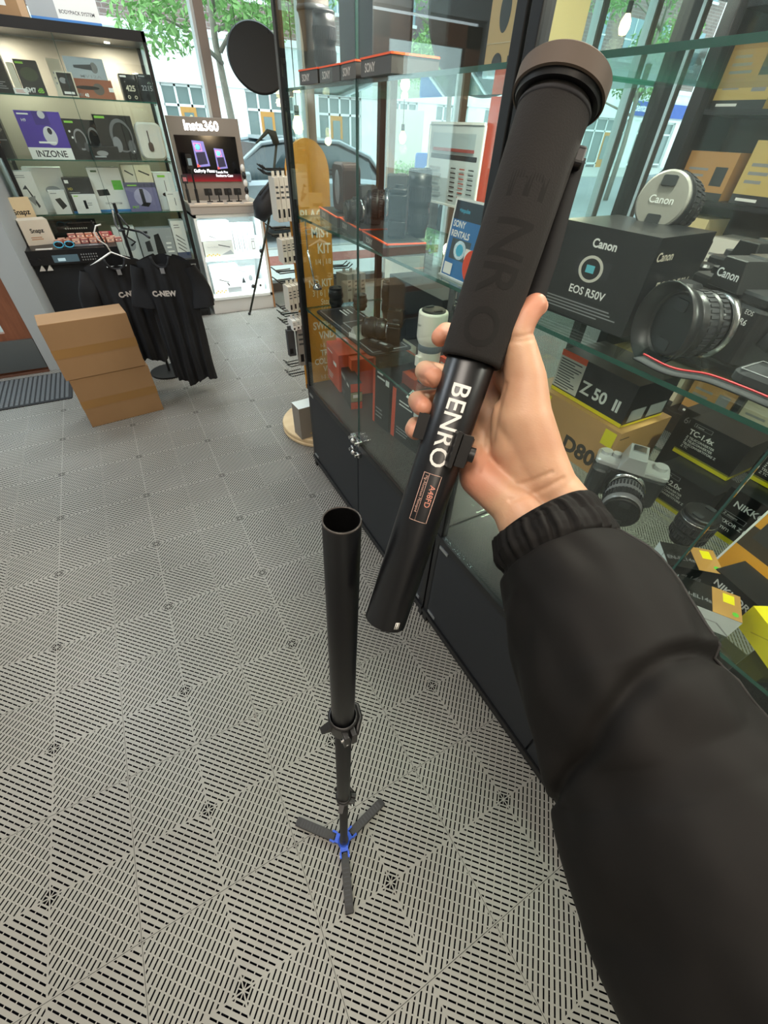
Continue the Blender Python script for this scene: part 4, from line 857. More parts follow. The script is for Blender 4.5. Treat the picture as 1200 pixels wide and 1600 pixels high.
def camera_thing(label, p, yaw, k=1., body=B1, trim=DK, brand=None, lr=.034, LL=.08, pitch=0., top=None, lensm=LB, ring=None, cap=True, grip=False, name='camera', hump=True, hood=False, rm=LR):
    t = thing(name, label, 'camera', tuple(p), yaw); t.rotation_euler = (pitch, 0, yaw)
    w, h, d = .065 * k, .088 * k, .026 * k; topm = top or body; z0 = 0
    m = MB(); m.rbox(-w, w, -d, d, 0, h * .72, .012 * k, body, axis='z').rbox(-w, -w + .032 * k, -d - .022 * k, -d + .01, .0, h * .75, .012 * k, body)
    if grip: m.rbox(-w, w, -d, d, -h * .42, .004, .012 * k, body)
    m.build('body', t)
    m = MB(); m.rbox(-w, w, -d * .96, d * .96, h * .72, h * .86, .01 * k, topm)
    if hump: m.prism([(-.024 * k, h * .8), (.024 * k, h * .8), (.016 * k, h * 1.16), (-.016 * k, h * 1.16)], -d - .008 * k, d * .9, topm, axis='y', bev=.002)
    m.build('top_plate', t)
    MB().box(-.011 * k, .011 * k, -.008 * k, .014 * k, h * 1.16, h * 1.19, STEEL).build('hot_shoe', t)
    for x, r_ in ((-.05 * k, .010 * k), (.047 * k, .012 * k), (-.032 * k, .008 * k)): MB().cyl((x, .004, h * .86), (x, .004, h * .94), r_, topm if top else DK, n=20).build('dial', t)
    if brand: MB().text(brand, .0125 * k, mat('f0f0f0', .4), frame((0, -d - .0085 * k, h * .93), (1, 0, 0), (0, 0, 1)), 'c', .02).build('lettering', t)
    Ml = Matrix.Translation((.006 * k, -d, h * .36)) @ Matrix.Rotation(PI / 2, 4, 'X')
    MB().lathe([(lr * 1.05, 0), (lr * 1.05, .006), (lr * .9, .008)], STEEL, Ml).build('lens_mount', t)
    lens_parts(t, Ml @ Matrix.Translation((0, 0, .006)), lr, LL, m=lensm, ring=ring, cap=cap, hood=hood, rm=rm)
    return t

# ================================================================ MIDDLE CASE GOODS
ZD, Z1, Z2, Z3 = .5135, .8925, 1.2365, 1.5905
OB = mat('e0502a', .45, name='orange_card')
pbox('lens_box', 'bright orange lens box at the left end of the middle case deck', (513, 588), (531, 613), 533, ZD, .16, OB, front=[('r', .1, .85, .5, .88, WT), ('r', .55, .6, .8, .7, WT), ('l', .1, .1, .6, .3, 3, WT)])
pbox('lens_box', 'second orange lens box, standing right behind the black and orange one', (527, 580), (550, 618), 528, ZD, .12, OB, front=[('r', .3, .6, .5, .75, WT), ('l', .1, .1, .5, .3, 3, WT)])
pbox('lens_box', 'small black box with an orange end panel and a window, in the middle case deck', (533, 610), (548.5, 640), 572, ZD, .055, B1, front=[('l', .1, .75, .5, .9, 2, WT), ('l', .1, .1, .5, .3, 3, GREY), ('r', .65, .75, .85, .85, WT)],
     right=[('r', 0, .68, 1, 1, OB), ('r', 0, 0, 1, .28, OB), ('r', 0, .3, 1, .66, mat('9a9a72', .5)), ('r', .2, .45, .8, .58, WT)], left=[('r', 0, 0, 1, 1, B1)])
def sonybox(label, bl, br, tl, z, d=.15, **k): return pbox('lens_box', label, bl, br, tl, z, d, B1, left=[('r', 0, 0, 1, 1, OB)], front=[('r', 0, 0, .13, 1, OB), ('l', .25, .72, .7, .85, 2, WT), ('r', .75, .7, .95, .78, WT), ('l', .2, .12, .75, .3, 3, GREY)], **k)
sonybox('tall black lens box with an orange edge, left of the pair under the mat', (582, 656), (606, 676), 556, ZD)
sonybox('tall black lens box with an orange edge, nearest to the held monopod', (610, 678), (652, 711), 603, ZD)
carton('lens_box', 'orange-backed black box standing at the back of the middle case deck', 'box', (.93, 1.42, ZD), -PI / 2, .3, .14, .27, OB, front=[('l', .1, .2, .6, .5, 3, WT)])
carton('price_card', 'small white price card propped on the black lens boxes under the shelf', 'card', (.71, 1.0, .815), -PI / 2, .055, .004, .035, WB, front=[('l', .1, .15, .9, .85, 4, DK)], tilt=-.9)
bpy.data.objects['price_card.001'].location = (.755, 1.13, .79) if 'price_card.001' in bpy.data.objects else (0, 0, 0)
# shelf one
matm = MB(); matm.rbox(-.27, .27, -.09, .09, 0, .008, .02, mat('2b292c', .35))
decorate(matm, .54, .18, .0081, 'top', [('r', .03, .9, .97, .92, GR), ('r', .03, .08, .97, .1, GR), ('r', .03, .08, .036, .92, GR), ('r', .964, .08, .97, .92, GR), ('l', .08, .5, .25, .8, 3, WT), ('r', .36, .25, .62, .28, GR), ('r', .36, .75, .62, .78, GR), ('r', .36, .25, .37, .78, GR), ('r', .61, .25, .62, .78, GR), ('t', 'IMPULSE', .68, .3, .25, GREY)])
o = matm.build('display_mat'); o.location = (.775, 1.575, Z1); o.rotation_euler = (0, 0, -PI / 2); tag(o, 'dark printed display mat under the camera on the middle shelf', 'display mat')
lens('lens', 'black lens standing upright, leftmost on the display mat shelf', (.80, 1.875, Z1), .031, .075, cap=True)
lens('lens', 'short black lens right of the leftmost one on the display mat shelf', (.875, 1.78, Z1 + .0085), .030, .055)
lens('lens', 'tall dark lens standing behind the camera beside the black box', (.96, 1.66, Z1), .036, .14)
camera_thing('black camera with its big lens pointing left, on the display mat', (.845, 1.40, Z1 + .009), -PI / 2 - .75, 1.05, lr=.038, LL=.09)
carton('camera_box', 'plain black box at the back of the display mat shelf, behind the camera', 'box', (.96, 1.37, Z1), -PI / 2, .36, .14, .20, mat('202024', .5), top=[('r', 0, 0, 1, 1, mat('3c3d40', .6))])
pc = thing('price_cube', 'small clear folded price tag standing on the display mat', 'price tag', (.72, 1.48, Z1 + .0085), -PI / 2 + .3)
MB().prism([(-.025, 0), (.025, 0), (.0, .045)], -.03, .03, mat('b9bcb8', .2), axis='y').build('tag_body', pc); MB().box(-.02, .02, -.032, -.0305, .005, .02, WT).build('tag_print', pc)
o = MB().rbox(-.055, .055, -.018, .018, 0, .02, .008, B2); decorate(o, .11, .036, .0201, 'top', [('r', .5, .3, .8, .7, GREY), ('l', .1, .3, .4, .7, 2, GR)]); o = o.build('remote_control'); o.location = (.745, 1.35, Z1 + .0085); o.rotation_euler = (0, 0, -1.2); tag(o, 'black remote control lying at the front corner of the display mat', 'remote control')
cg = thing('camera_cage', 'tall grey metal camera grip with slots behind the camera on the display mat', 'camera grip', (.92, 1.16, Z1))
m = MB()
for z_ in (0, .06, .12, .18, .235): m.box(-.02, .02, -.012, .012, z_, z_ + .012, mat('6f6f70', .35, .7))
m.box(-.022, -.012, -.012, .012, 0, .245, mat('6f6f70', .35, .7)).box(.012, .022, -.012, .012, 0, .245, mat('6f6f70', .35, .7)); m.build('bracket', cg)
MB().rbox(-.03, .03, -.02, .02, .0, .05, .008, B1).build('grip', cg)
wl = thing('telephoto_lens', 'big white telephoto lens with a black cap standing on the middle case shelf', 'lens', (.765, 1.06, Z1))
IV = mat('f3ecdf', .35, name='ivory_barrel')
MB().lathe([(0, 0), (.028, 0), (.030, .012), (.033, .03), (.035, .05), (.036, .1), (.037, .105)], IV, n=40).build('barrel', wl)
MB().lathe([(.037, .104), (.038, .106), (.038, .123), (.037, .125)], mat('565e66', .6), n=40).build('control_ring', wl)
MB().lathe([(.037, .125), (.043, .138), (.0445, .145), (.0445, .212), (.043, .218), (.036, .219)], IV, n=40).build('hood', wl)
MB().lathe([(.036, .217), (.036, .222), (.033, .224), (0, .224)], B2, n=40, smooth=False).rbox(-.014, .014, -.028, -.018, .2242, .2262, .003, DK).rbox(-.014, .014, .018, .028, .2242, .2262, .003, DK).build('lens_cap', wl)
MB().lathe([(.0282, .0), (.0292, .0), (.0296, .006), (.0285, .01)], STEEL, n=40).build('mount', wl)
MB().text('SONY', .008, DK, frame((-.0449, .005, .18), (0, -1, 0), (0, 0, 1)), 'c').rbox(-.0455, -.03, -.012, .012, .058, .09, .003, IV).build('switch_panel', wl)
def tent(name, label, cat, bl, br, tl, z, items, fr=WT, tilt=.15, dx=0., thick=.004):
    a = fl(*bl, z); b = fl(*br, z); dr = b - a; rot = math.atan2(dr.y, dr.x); w = dr.length
    h = min(((abs(pj((a.x, a.y, z + i * .002))[1] - tl), i * .002) for i in range(5, 220)))[1]
    t = thing(name, label, cat, tuple((a + b) / 2), rot); Rt = Matrix.Rotation(-tilt, 4, 'X'); m = MB(); m.box(-w / 2, w / 2, 0, thick, 0, h, fr, Rt)
    MB().box(-w / 2, w / 2, -.005, .05, 0, .003, mat('cfd6d6', .1)).build('stand_foot', t)
    decorate(m, w, 0, h, 'front', items, Rt); m.build('sign_panel', t); return t
BLU = mat('1f6fae', .4); NAVY = mat('0f2433', .4); CYN = mat('3fb4d8', .4)
tent('rental_sign', 'small blue and black sign card beside the white telephoto lens', 'sign', (700, 515), (716, 523), 470, 1.0, [('r', .06, .04, .94, .96, NAVY), ('r', .06, .04, .94, .35, BLU), ('t', '+impulse', .15, .7, .13, CYN, 'l', .02), ('t', 'REPAIR', .12, .4, .16, WT, 'l', .03)])
rc_ = fl(708, 519, 1.0); MB().rbox(-.03, .03, -.03, .03, 0, .1065, .003, mat('c9d0d0', .15)).build('display_riser'); bpy.data.objects['display_riser'].location = (rc_.x + .01, rc_.y, Z1); tag(bpy.data.objects['display_riser'], 'pale riser block under the small blue sign card', 'display riser')
pbox('lens_box', 'small orange and white box peeking out beside the middle finger', (683, 590), (705, 604), 556, Z1, .05, OB, front=[('r', .1, .3, .5, .8, WT), ('l', .15, .4, .45, .7, 2, DK)])
# shelf two: trays with cameras
def tray(label, bl, br, z, d=.14, h=.028, txt='SONY'):
    a = fl(*bl, z); b = fl(*br, z); dr = b - a; rot = math.atan2(dr.y, dr.x); w = dr.length; c = (a + b) / 2 + Vector((-math.sin(rot), math.cos(rot), 0)) * d / 2
    t = thing('display_tray', label, 'display tray', (c.x, c.y, z), rot)
    MB().box(-w / 2, w / 2, -d / 2, d / 2, 0, h, mat('3c3a38', .4)).build('tray_body', t)
    MB().box(-w / 2 - .001, w / 2 + .001, -d / 2 - .001, d / 2 + .001, h, h + .003, B1).box(-w / 2 - .002, w / 2 + .002, -d / 2 - .002, -d / 2 + .003, h + .0005, h + .004, ORG).box(w / 2 - .003, w / 2 + .002, -d / 2, d / 2, h + .0005, h + .004, ORG).build('tray_rim', t)
    m = MB(); m.text(txt, h * .75, mat('c9c4bd', .4), frame((-w * .35, -d / 2 - .0006, h * .25), (1, 0, 0), (0, 0, 1)), 'l', .02); m.build('lettering', t); return (c, rot, h)
c1 = tray('left one of the three orange-rimmed trays on the upper shelf of the middle case', (500, 338), (527, 356), Z2)
c2 = tray('middle one of the three orange-rimmed trays on the upper shelf', (531, 356), (563, 377), Z2)
c3 = tray('right one of the three orange-rimmed trays, nearest to the glass door seam', (567, 379), (604, 402), Z2, .12)
def on(c, k=0., x=0.): return (c[0].x + k, c[0].y + x, Z2 + c[2] + .005)
rp = thing('round_device', 'brown and black device with a grey oval face on the left tray', 'device', on(c1), -PI / 2)
MB().rbox(-.05, .05, -.03, .04, 0, .14, .02, mat('3a2622', .4), axis='y').build('shell', rp); MB().ball((.0, -.031, .07), (.022, .004, .05), mat('8a8d90', .3)).build('oval_face', rp)
camera_thing('black camera facing the glass on the middle orange-rimmed tray', on(c2), -PI / 2 - .2, .95, lr=.03, LL=.045)
camera_thing('tall black camera with battery grip on the right orange-rimmed tray', (c3[0].x + .02, c3[0].y + .01, Z2 + .072), -PI / 2 - .6, 1.0, grip=True, lr=.034, LL=.05)
camera_thing('black camera standing behind the middle tray at the back of the shelf', (.93, 1.52, Z2), -PI / 2, 1.1, lr=.034, LL=.05)
lens('lens', 'tall black lens standing between two cameras on the upper shelf', (.90, 1.40, Z2), .038, .17)
tent('rental_sign', 'white-framed blue sign lettered SONY RENTALS on the upper shelf of the middle case', 'sign', (687, 428), (729, 447), 306, Z2,
     [('r', .05, .03, .95, .97, BLU), ('r', .05, .75, .95, .97, NAVY), ('t', '+impulse', .2, .84, .07, CYN, 'l', .02), ('t', 'SONY', .1, .66, .11, WT, 'l', .03), ('t', 'RENTALS', .1, .54, .11, WT, 'l', .03), ('r', .18, .26, .82, .52, mat('3b4a50', .4)), ('e', .5, .39, .2, .12, STEEL), ('e', .5, .39, .12, .075, CYN), ('r', .7, .3, .95, .44, WT), ('r', .1, .05, .38, .2, WT)])
od_ = thing('round_tag', 'bright orange round tag leaning on the rental sign beside the foam grip', 'tag', tuple(atX(738, 420, .672)), -PI / 2)
MB().lathe([(0, -.002), (.034, -.002), (.034, .002), (0, .002)], mat('f04a20', .35), Matrix.Rotation(PI / 2, 4, 'X'), n=40, smooth=False).box(-.004, .03, -.004, -.002, -.03, .02, WB, Matrix.Rotation(.4, 4, 'Y')).box(-.012, .012, -.006, .006, -.16 + 1.2365 - 1.2365, -.03, mat('cfd6d6', .2)).build('disc', od_)
zz = atX(738, 420, .672).z - Z2
od_.location.z += 0
# sheets and panels at the back
A = atX(665, 303, 1.035); B = atX(738, 328, 1.035); hh = atX(700, 185, 1.035).z - A.z
ps = thing('price_sheet', 'clear-framed white price sheet with a table, propped at the back of the middle case', 'price sheet', (1.035, (A.y + B.y) / 2, min(A.z, B.z)), -PI / 2)
w = A.y - B.y; m = MB(); m.box(-w / 2, w / 2, 0, .003, 0, hh, mat('c9d0d2', .3)); rows = [('r', .05, .58, .95, .64, DK)] + [('r', .5 + .17 * j, .05 + .06 * i, .6 + .17 * j, .065 + .06 * i, (B1, mat('b04a40', .5), B1)[j]) for i in range(8) for j in range(3)] + [('l', .05, .08, .4, .5, 5, GR), ('r', .08, .72, .9, .9, mat('a8b6bc', .4)), ('r', .1, .68, .9, .72, mat('a04a44', .5))]
decorate(m, w, 0, hh, 'front', rows); m.build('sheet', ps)
MB().box(-w / 2 - .006, -w / 2, -.002, .005, 0, hh, WB).box(w / 2, w / 2 + .006, -.002, .005, 0, hh, WB).box(-w / 2, w / 2, -.002, .005, hh, hh + .006, WB).box(-w / 2, w / 2, -.002, .005, -.006, 0, WB).build('frame', ps)
A = atX(765, 330, 1.3); B = atX(822, 150, 1.3)
ob_ = thing('banner_stand', 'vivid orange vertical banner behind the right end of the middle case', 'banner', (1.3, (atX(768, 150, 1.3).y + atX(822, 150, 1.3).y) / 2, 0), -PI / 2)
w = abs(atX(768, 150, 1.3).y - atX(822, 150, 1.3).y); MB().box(-w / 2, w / 2, 0, .02, .05, atX(795, 150, 1.3).z, mat('ff4c12', .5)).build('banner', ob_); MB().box(-w / 2 - .03, w / 2 + .03, -.06, .08, 0, .05, B1).build('foot', ob_)
A = atX(606, 480, 1.5); B = atX(668, 300, 1.5)  # rounded board added in place of a pale reflection in the glass
wc = thing('reflection_board', 'cream rounded board with a dark edge, standing in for a reflection behind the middle case', 'reflection stand-in', (1.5, (atX(606, 400, 1.5).y + atX(662, 400, 1.5).y) / 2, 0), -PI / 2)
hwc = (atX(606, 400, 1.5).y - atX(662, 400, 1.5).y) / 2; ztc = atX(630, 298, 1.5).z
MB().rbox(-hwc, hwc, -.02, .02, .08, ztc, .07, mat('e8e5d6', .5), axis='y').build('panel', wc); MB().rbox(hwc - .06, hwc + .03, .005, .045, .1, ztc + .01, .04, mat('3a3634', .5), axis='y').build('edge_trim', wc)
MB().rbox(-hwc, hwc, -.14, .14, 0, .08, .03, B1).build('foot', wc)
# shelf three
GP = varied('grey_neoprene', '4a443f', '5a534d', 8, .8)
pz = thing('lens_pouch', 'rounded grey-brown lens pouch standing at the left of the top shelf of the middle case', 'lens pouch', (.755, 1.86, Z3 + .031), 0)
MB().lathe([(0, 0), (.034, .0), (.036, .06), (.040, .10), (.048, .14), (.050, .19), (.046, .21), (.03, .215), (0, .215)], GP, n=32).build('pouch', pz); MB().lathe([(.0485, .135), (.051, .138), (.051, .146), (.0485, .149)], DK, n=32).build('seam_band', pz)
c = lens('lens', 'black lens leaning against the grey-brown pouch on the top shelf', (.745, 1.755, Z3 + .031), .034, .12, d=(0, .0, 1))
c4 = tray('leftmost SONY tray under the pouch on the top shelf of the middle case', (469, 133), (497, 130), Z3, .12)
tray('second SONY tray from the left on the top shelf', (500, 130), (531, 126), Z3, .12)
tray('third SONY tray from the left on the top shelf, left of the door seam', (533, 126), (556, 122), Z3, .12)
tray('fourth SONY tray on the top shelf, under the tall black box', (564, 121), (611, 114), Z3, .12)
carton('camera_box', 'tall black box standing on the top shelf tray of the middle case', 'box', (.78, 1.50, Z3 + .0325), -PI / 2, .20, .11, .30, B2, front=[('l', .1, .5, .4, .7, 3, DK)])
carton('camera_box', 'black slim box beside the tall one on the top shelf', 'box', (.90, 1.64, Z3 + .001), -PI / 2, .12, .10, .27, B1)
kr = mat('c8a878', .6)
carton('reflected_carton', 'kraft carton with black oval prints, standing in for its reflection in the middle case glass', 'box', (.86, .955, Z3), -PI / 2 + .12, .14, .12, .13, kr, front=[('e', .28, .66, .1, .22, DK), ('r', .5, .72, .68, .88, DK), ('r', .5, .62, .66, .68, DK), ('r', .5, .52, .66, .58, DK), ('e', .25, .12, .1, .12, DK), ('r', .45, .02, .62, .2, DK), ('r', .0, .34, 1, .345, CR)])  # box added where the case glass only shows a reflected carton
# green trees of the price rail: small hanging price tags on the left post
MB().tube([(.69, 1.90, 1.12), (.70, 1.88, 1.02), (.71, 1.88, .99)], .004, STEEL, 6).lathe([(.0, -.012), (.02, -.01), (.018, .0), (.004, .014)], STEEL, Matrix.Translation((.715, 1.88, .985))).build('case_spotlight')
tag(bpy.data.objects['case_spotlight'], 'small chrome swivel spotlight inside the left front corner of the middle case', 'spotlight')
MB().cyl((.69, 1.90, 1.12), (.69, 1.90, 1.2275), .003, STEEL, n=8).build('rod', bpy.data.objects['case_spotlight'])

# ================================================================ RIGHT CASE GOODS
CB = mat('0f1013', .3, name='glossy_black_card')
SL = [('l', .06, .10, .95, .24, 3, GREY)]
pbox('camera_box', 'upright black camera box lettered Canon EOS R50V on the glass shelf', (842, 480), (970, 528), 342, Z2, .17, CB,
     front=[('t', 'Canon', .52, .80, .12, WT, 'c', .03), ('r', .30, .50, .66, .68, mat('25272b', .4)), ('e', .46, .58, .13, .14, mat('d8d4c8', .3)), ('e', .46, .58, .10, .11, CB), ('r', .41, .54, .50, .62, mat('5fc4d4', .3)), ('t', 'EOS R50V', .5, .3, .12, WT, 'c', .02), ('l', .06, .08, .95, .22, 4, GREY)],
     right=[('t', 'Canon', .05, .78, .12, mat('d0c8b8', .4), 'l', .02), ('t', 'EOS R50V', .25, .45, .16, mat('d0c8b8', .4), 'l', .02)])
# camera R6
c6 = camera_thing('black Canon camera with a wide hooded lens, lying on the shelf by the upright box', (.875, .36, Z2), -PI / 2 - .35, 1.35, brand='Canon', lr=.05, LL=.06, cap=True, body=mat('1d1d1f', .5), hood=.03)
MB().text('EOS', .009, WT, frame((.055, -.0365, .075), (1, 0, 0), (0, 0, 1)), 'l').text('R6', .012, WT, frame((.055, -.0365, .06), (1, 0, 0), (0, 0, 1)), 'l', .02).build('model_lettering', c6)
strapm = mat('2a2b2e', .7); redm = mat('c8323a', .5)
def ribbon(mb, pts, w, m, up=(0, 0, 1)):
    vs = []; fs = []; pts = [Vector(p) for p in pts]
    for i, p in enumerate(pts):
        t_ = (pts[min(i + 1, len(pts) - 1)] - pts[max(i - 1, 0)]).normalized(); s_ = t_.cross(Vector(up)).normalized() * w / 2; n_ = s_.cross(t_).normalized() * .0012
        vs += [p - s_ - n_, p + s_ - n_, p + s_ + n_, p - s_ + n_]
    for i in range(len(pts) - 1):
        for k in range(4): a = i * 4 + k; b = i * 4 + (k + 1) % 4; fs.append((a, b, b + 4, a + 4))
    fs += [(3, 2, 1, 0), tuple(range(len(vs) - 4, len(vs)))]
    return mb.add(vs, fs, m, True)
def bez(ps, n=8):      # Catmull-Rom through points
    ps = [Vector(p) for p in ps]; ps = [ps[0] * 2 - ps[1]] + ps + [ps[-1] * 2 - ps[-2]]; out = []
    for i in range(1, len(ps) - 2):
        for k in range(n):
            t = k / n; p0, p1, p2, p3 = ps[i - 1:i + 3]
            out.append(.5 * ((2 * p1) + (-p0 + p2) * t + (2 * p0 - 5 * p1 + 4 * p2 - p3) * t * t + (-p0 + 3 * p1 - 3 * p2 + p3) * t ** 3))
    out.append(ps[-2]); return out
st = thing('neck_strap', 'black neck strap with a red line lying along the glass shelf edge', 'strap', (.75, .3, Z2))
q = [fl(x, y, Z2 + .012) - Vector((.75, .3, Z2)) for x, y in ((1000, 558), (1045, 580), (1100, 590), (1160, 612), (1225, 640))]
ribbon(MB(), bez(q), .03, strapm).build('strap_band', st)
q2 = [p + Vector((.006, .0, .004)) for p in bez(q)]; MB().tube(q2, .0016, redm, 6).build('red_line', st)
q = [fl(x, y, Z2 + .03) - Vector((.75, .3, Z2)) for x, y in ((1040, 600), (1090, 632), (1130, 640), (1230, 700))]
q = [fl(x, y, Z2 + .05) - Vector((.75, .3, Z2)) for x, y in ((1150, 470), (1165, 500), (1185, 520), (1210, 540))]
ribbon(MB(), bez(q), .025, strapm, (0, 1, .3)).build('upper_strap', st)
camera_thing('black camera cut off by the right edge of the photo, on the glass shelf', (.80, .115, Z2), -PI / 2 - .2, 1.2, lr=.042, LL=.08, body=mat('1d1d1f', .5))
ph = thing('padded_pouch', 'dark quilted pouch lying on the shelf before the cut-off camera', 'pouch', (.79, .20, Z2), -PI / 2)
MB().rbox(-.07, .05, -.035, .035, 0, .022, .02, strapm).build('pouch', ph); MB().tube([(-.06, -.03, .023), (.04, -.03, .023), (.04, .03, .023), (-.06, .03, .023), (-.06, -.03, .023)], .001, GREY, 5).build('stitching', ph)
# big capped lens with camera behind
lens('lens', 'large lens with a grey cap lettered Canon, behind the upright camera box', (1.0, .60, Z2 + .17), .046, .10, d=(-.96, -.22, .16), capm=mat('8b8782', .3), captext='Canon')
L_ = bpy.data.objects
t = thing('lens_stand', 'dark block carrying the large grey-capped lens', 'display block', (1.03, .60, Z2)); MB().rbox(-.05, .06, -.05, .05, 0, .12, .006, mat('35332f', .5)).build('block', t); 
m = MB(); m.rbox(-.045, .06, -.045, .045, .1205, .123, .004, DK).build('pad', t)
camera_thing('black camera body behind the large grey-capped lens', (1.06, .44, Z2), -PI / 2 - .3, 1.35, lr=.045, LL=.05)
GOLD = varied('gold_card', 'c4935a', 'cf9f66', 2, .4, bump=.02); YEL = mat('f2e21c', .4, name='yellow_print'); STEN = mat('3a3128', .6)
# gold box
wG = .28; dG = .18; hG = .132
g = carton('camera_box', 'gold camera box lettered D800 lying behind the wrist', 'box', (.855 + dG / 2, .425 + wG / 2, Z1), -PI / 2, wG, dG, hG, GOLD,
           front=[('t', 'D800', .98, .14, .42, STEN, 'r', .04), ('r', .86, .66, .97, .95, YEL), ('r', .16, .6, .26, .95, YEL)], right=[('r', .0, .0, 1, 1, GOLD), ('r', .02, .86, .2, .88, STEN)], top=[('t', 'CX0', .1, .3, .5, STEN)])
yb = carton('camera_box', 'black camera box with a yellow base lettered Z50 II, on top of the gold box', 'box', (.945, .550, Z1 + hG + .001), -PI / 2 - .02, .215, .145, .1, CB,
            front=[('r', 0, 0, 1, .09, YEL), ('t', 'Z', .38, .28, .42, WT, 'l', .02), ('t', '50', .56, .28, .38, WT, 'l', .03), ('t', 'II', .83, .28, .36, WT, 'l', .04), ('r', .0, .12, .36, 1.02, mat('dedad0', .5)), ('r', .0, .88, .36, 1.02, ORG), ('l', .02, .15, .34, .85, 11, DK)],
            right=[('r', 0, 0, 1, .06, YEL), ('r', .1, .1, .45, .4, GR), ('r', .55, .1, .95, .4, GR)], left=[('r', 0, 0, 1, .09, YEL)])
def tc(label, p, title, rot, w=.125, d=.09, h=.085):
    x, y, z = p
    tl_ = [('r', 0, 0, 1, .10, YEL), ('r', 0, .10, 1, .14, mat('8a8420', .4)), ('r', .1, .83, .42, .93, GREY), ('r', .11, .84, .41, .92, CB), ('t', 'Z mount', .13, .855, .06, WT), ('t', title, .08, .62, .19, WT, 'l', .03), ('t', 'Z TELECONVERTER', .08, .5, .085, WT, 'l', .01), ('t', 'Z TELECONVERTER', .08, .41, .085, WT, 'l', .01), ('t', 'TELECONVERTITORE Z', .08, .32, .085, WT, 'l', .01), ('t', 'Z TC', .08, .23, .085, WT)]
    return carton('teleconverter_box', label, 'box', (x + d / 2, y - w / 2, z), rot, w, d, h, CB, front=tl_, right=[('r', 0, 0, 1, .1, YEL)])
tc('black and yellow box lettered TC-2.0x under the TC-1.4x box', (.915, .345, Z1), 'TC-2.0x', -PI / 2 - .02)
tc('black and yellow box lettered TC-1.4x stacked on the TC-2.0x box', (.985, .365, Z1 + .0865), 'TC-1.4x', -PI / 2 - .02)
tc('black and yellow teleconverter box cut off at the right edge of the photo', (.99, .215, Z1 + .112), 'TC-1.4x', -PI / 2 - .02)
nb = carton('lens_box', 'black box lettered NIKKOR Z with a yellow base behind the rental sign', 'box', (.985, .145, Z1), -PI / 2 - .02, .135, .11, .111, CB,
            front=[('r', 0, 0, 1, .1, YEL), ('t', 'NIKKOR Z', .5, .7, .17, WT, 'c', .02), ('r', .1, .46, .45, .56, GREY), ('r', .11, .47, .44, .55, CB), ('t', 'Z mount', .13, .485, .07, WT), ('t', 'NIKKOR Z DX MC', .08, .33, .10, WT, 'l', .02), ('t', '35mm', .08, .2, .13, WT), ('t', 'f/1.7', .08, .12, .08, WT)])
nb.location.x = .985
# silver camera
SIL = mat('c9c8c8', .3, .25, name='silver'); 
camera_thing('silver retro camera with a big lens beside the jacket cuff', (.86, .375, Z1), -PI / 2 + .55, 1.15, body=mat('2b2b2d', .5), top=SIL, lr=.038, LL=.085, lensm=mat('8f8f92', .3, .2), cap=True)
lens('lens', 'black lens standing upright before the TC-2.0x box', (.855, .205, Z1), .034, .07, cap=True, ring=STEEL)
o = MB().lathe([(0, 0), (.02, 0), (.021, .004), (.018, .007), (0, .008)], mat('d9d6d0', .2), n=28).build('round_pin'); o.location = (.80, .505, Z1); tag(o, 'small round pearly cap beside the wrist at the foot of the gold box', 'cap')
for i, (lb, x, y, rt, tl) in enumerate((('black and gold battery box with a white end, nearest the jacket sleeve seam', .765, .155, -PI / 2 + .85, .0), ('black and gold battery box with a folded white end, below the first one', .705, .085, -PI / 2 + .55, .0))):
    carton('battery_box', lb, 'box', (x, y, Z1), rt, .095, .06, .042, CB, front=[('t', 'EN-EL14a', .06, .3, .38, mat('6a6a6c', .4), 'l', .02)] if i == 0 else [('r', 0, 0, 1, 1, mat('dfe6e6', .5)), ('p', [(0, 0), (.3, .5), (.28, .53), (0, .06)], GR), ('p', [(1, 0), (.7, .5), (.72, .53), (1, .06)], GR), ('r', .3, .49, .7, .53, GR)], top=[('r', .55, 0, 1, 1, mat('b98a4a', .4)), ('r', .72, .55, .9, .9, YEL), ('t', 'EN-EL14a', .04, .3, .2, mat('77777a', .4), 'l', .02), ('c', .9, .2, .08, GRN2)], left=[('r', 0, 0, 1, 1, mat('dfe6e6', .5)), ('r', .48, 0, .52, 1, GR)])
AMB = mat('e29a24', .45)
tent('rental_sign', 'amber rental sign with a camera picture at the right edge of the case', 'sign', (1112, 878), (1212, 962), 760, Z1,
     [('r', .03, .02, .97, .98, AMB), ('r', .03, .3, .97, .52, mat('3a2c1a', .5)), ('t', 'NIKON', .3, .84, .13, WT, 'l', .03), ('t', 'RENTALS', .3, .71, .13, WT, 'l', .03), ('r', .12, .42, .92, .66, mat('33302c', .4)), ('e', .62, .53, .2, .12, mat('6f6a62', .3)), ('e', .62, .53, .12, .08, mat('26332e', .2)), ('t', 'RENT/BUY', .5, .1, .08, WT, 'l', .02)], tilt=.25)
yx = fl(1165, 1010, Z1)
carton('yellow_box', 'bright yellow box end sticking out at the right edge above the shelf front', 'box', (.76, -.02, Z1), -PI / 2 - .5, .09, .08, .05, YEL, front=[('p', [(.3, .3), (.7, .8), (.72, .8), (.32, .28)], mat('c9b818', .4))], right=[('r', 0, .4, 1, 1, CB)], top=[('r', .4, 0, 1, 1, CB), ('l', .5, .2, .9, .8, 4, WT)])
carton('lens_box', 'black box lettered NIKKOR lying between the battery boxes and the yellow box', 'box', (.80, .05, Z1), -PI / 2 - .2, .12, .07, .045, CB, front=[('t', 'NIKKOR', .1, .4, .4, WT, 'l', .02)])
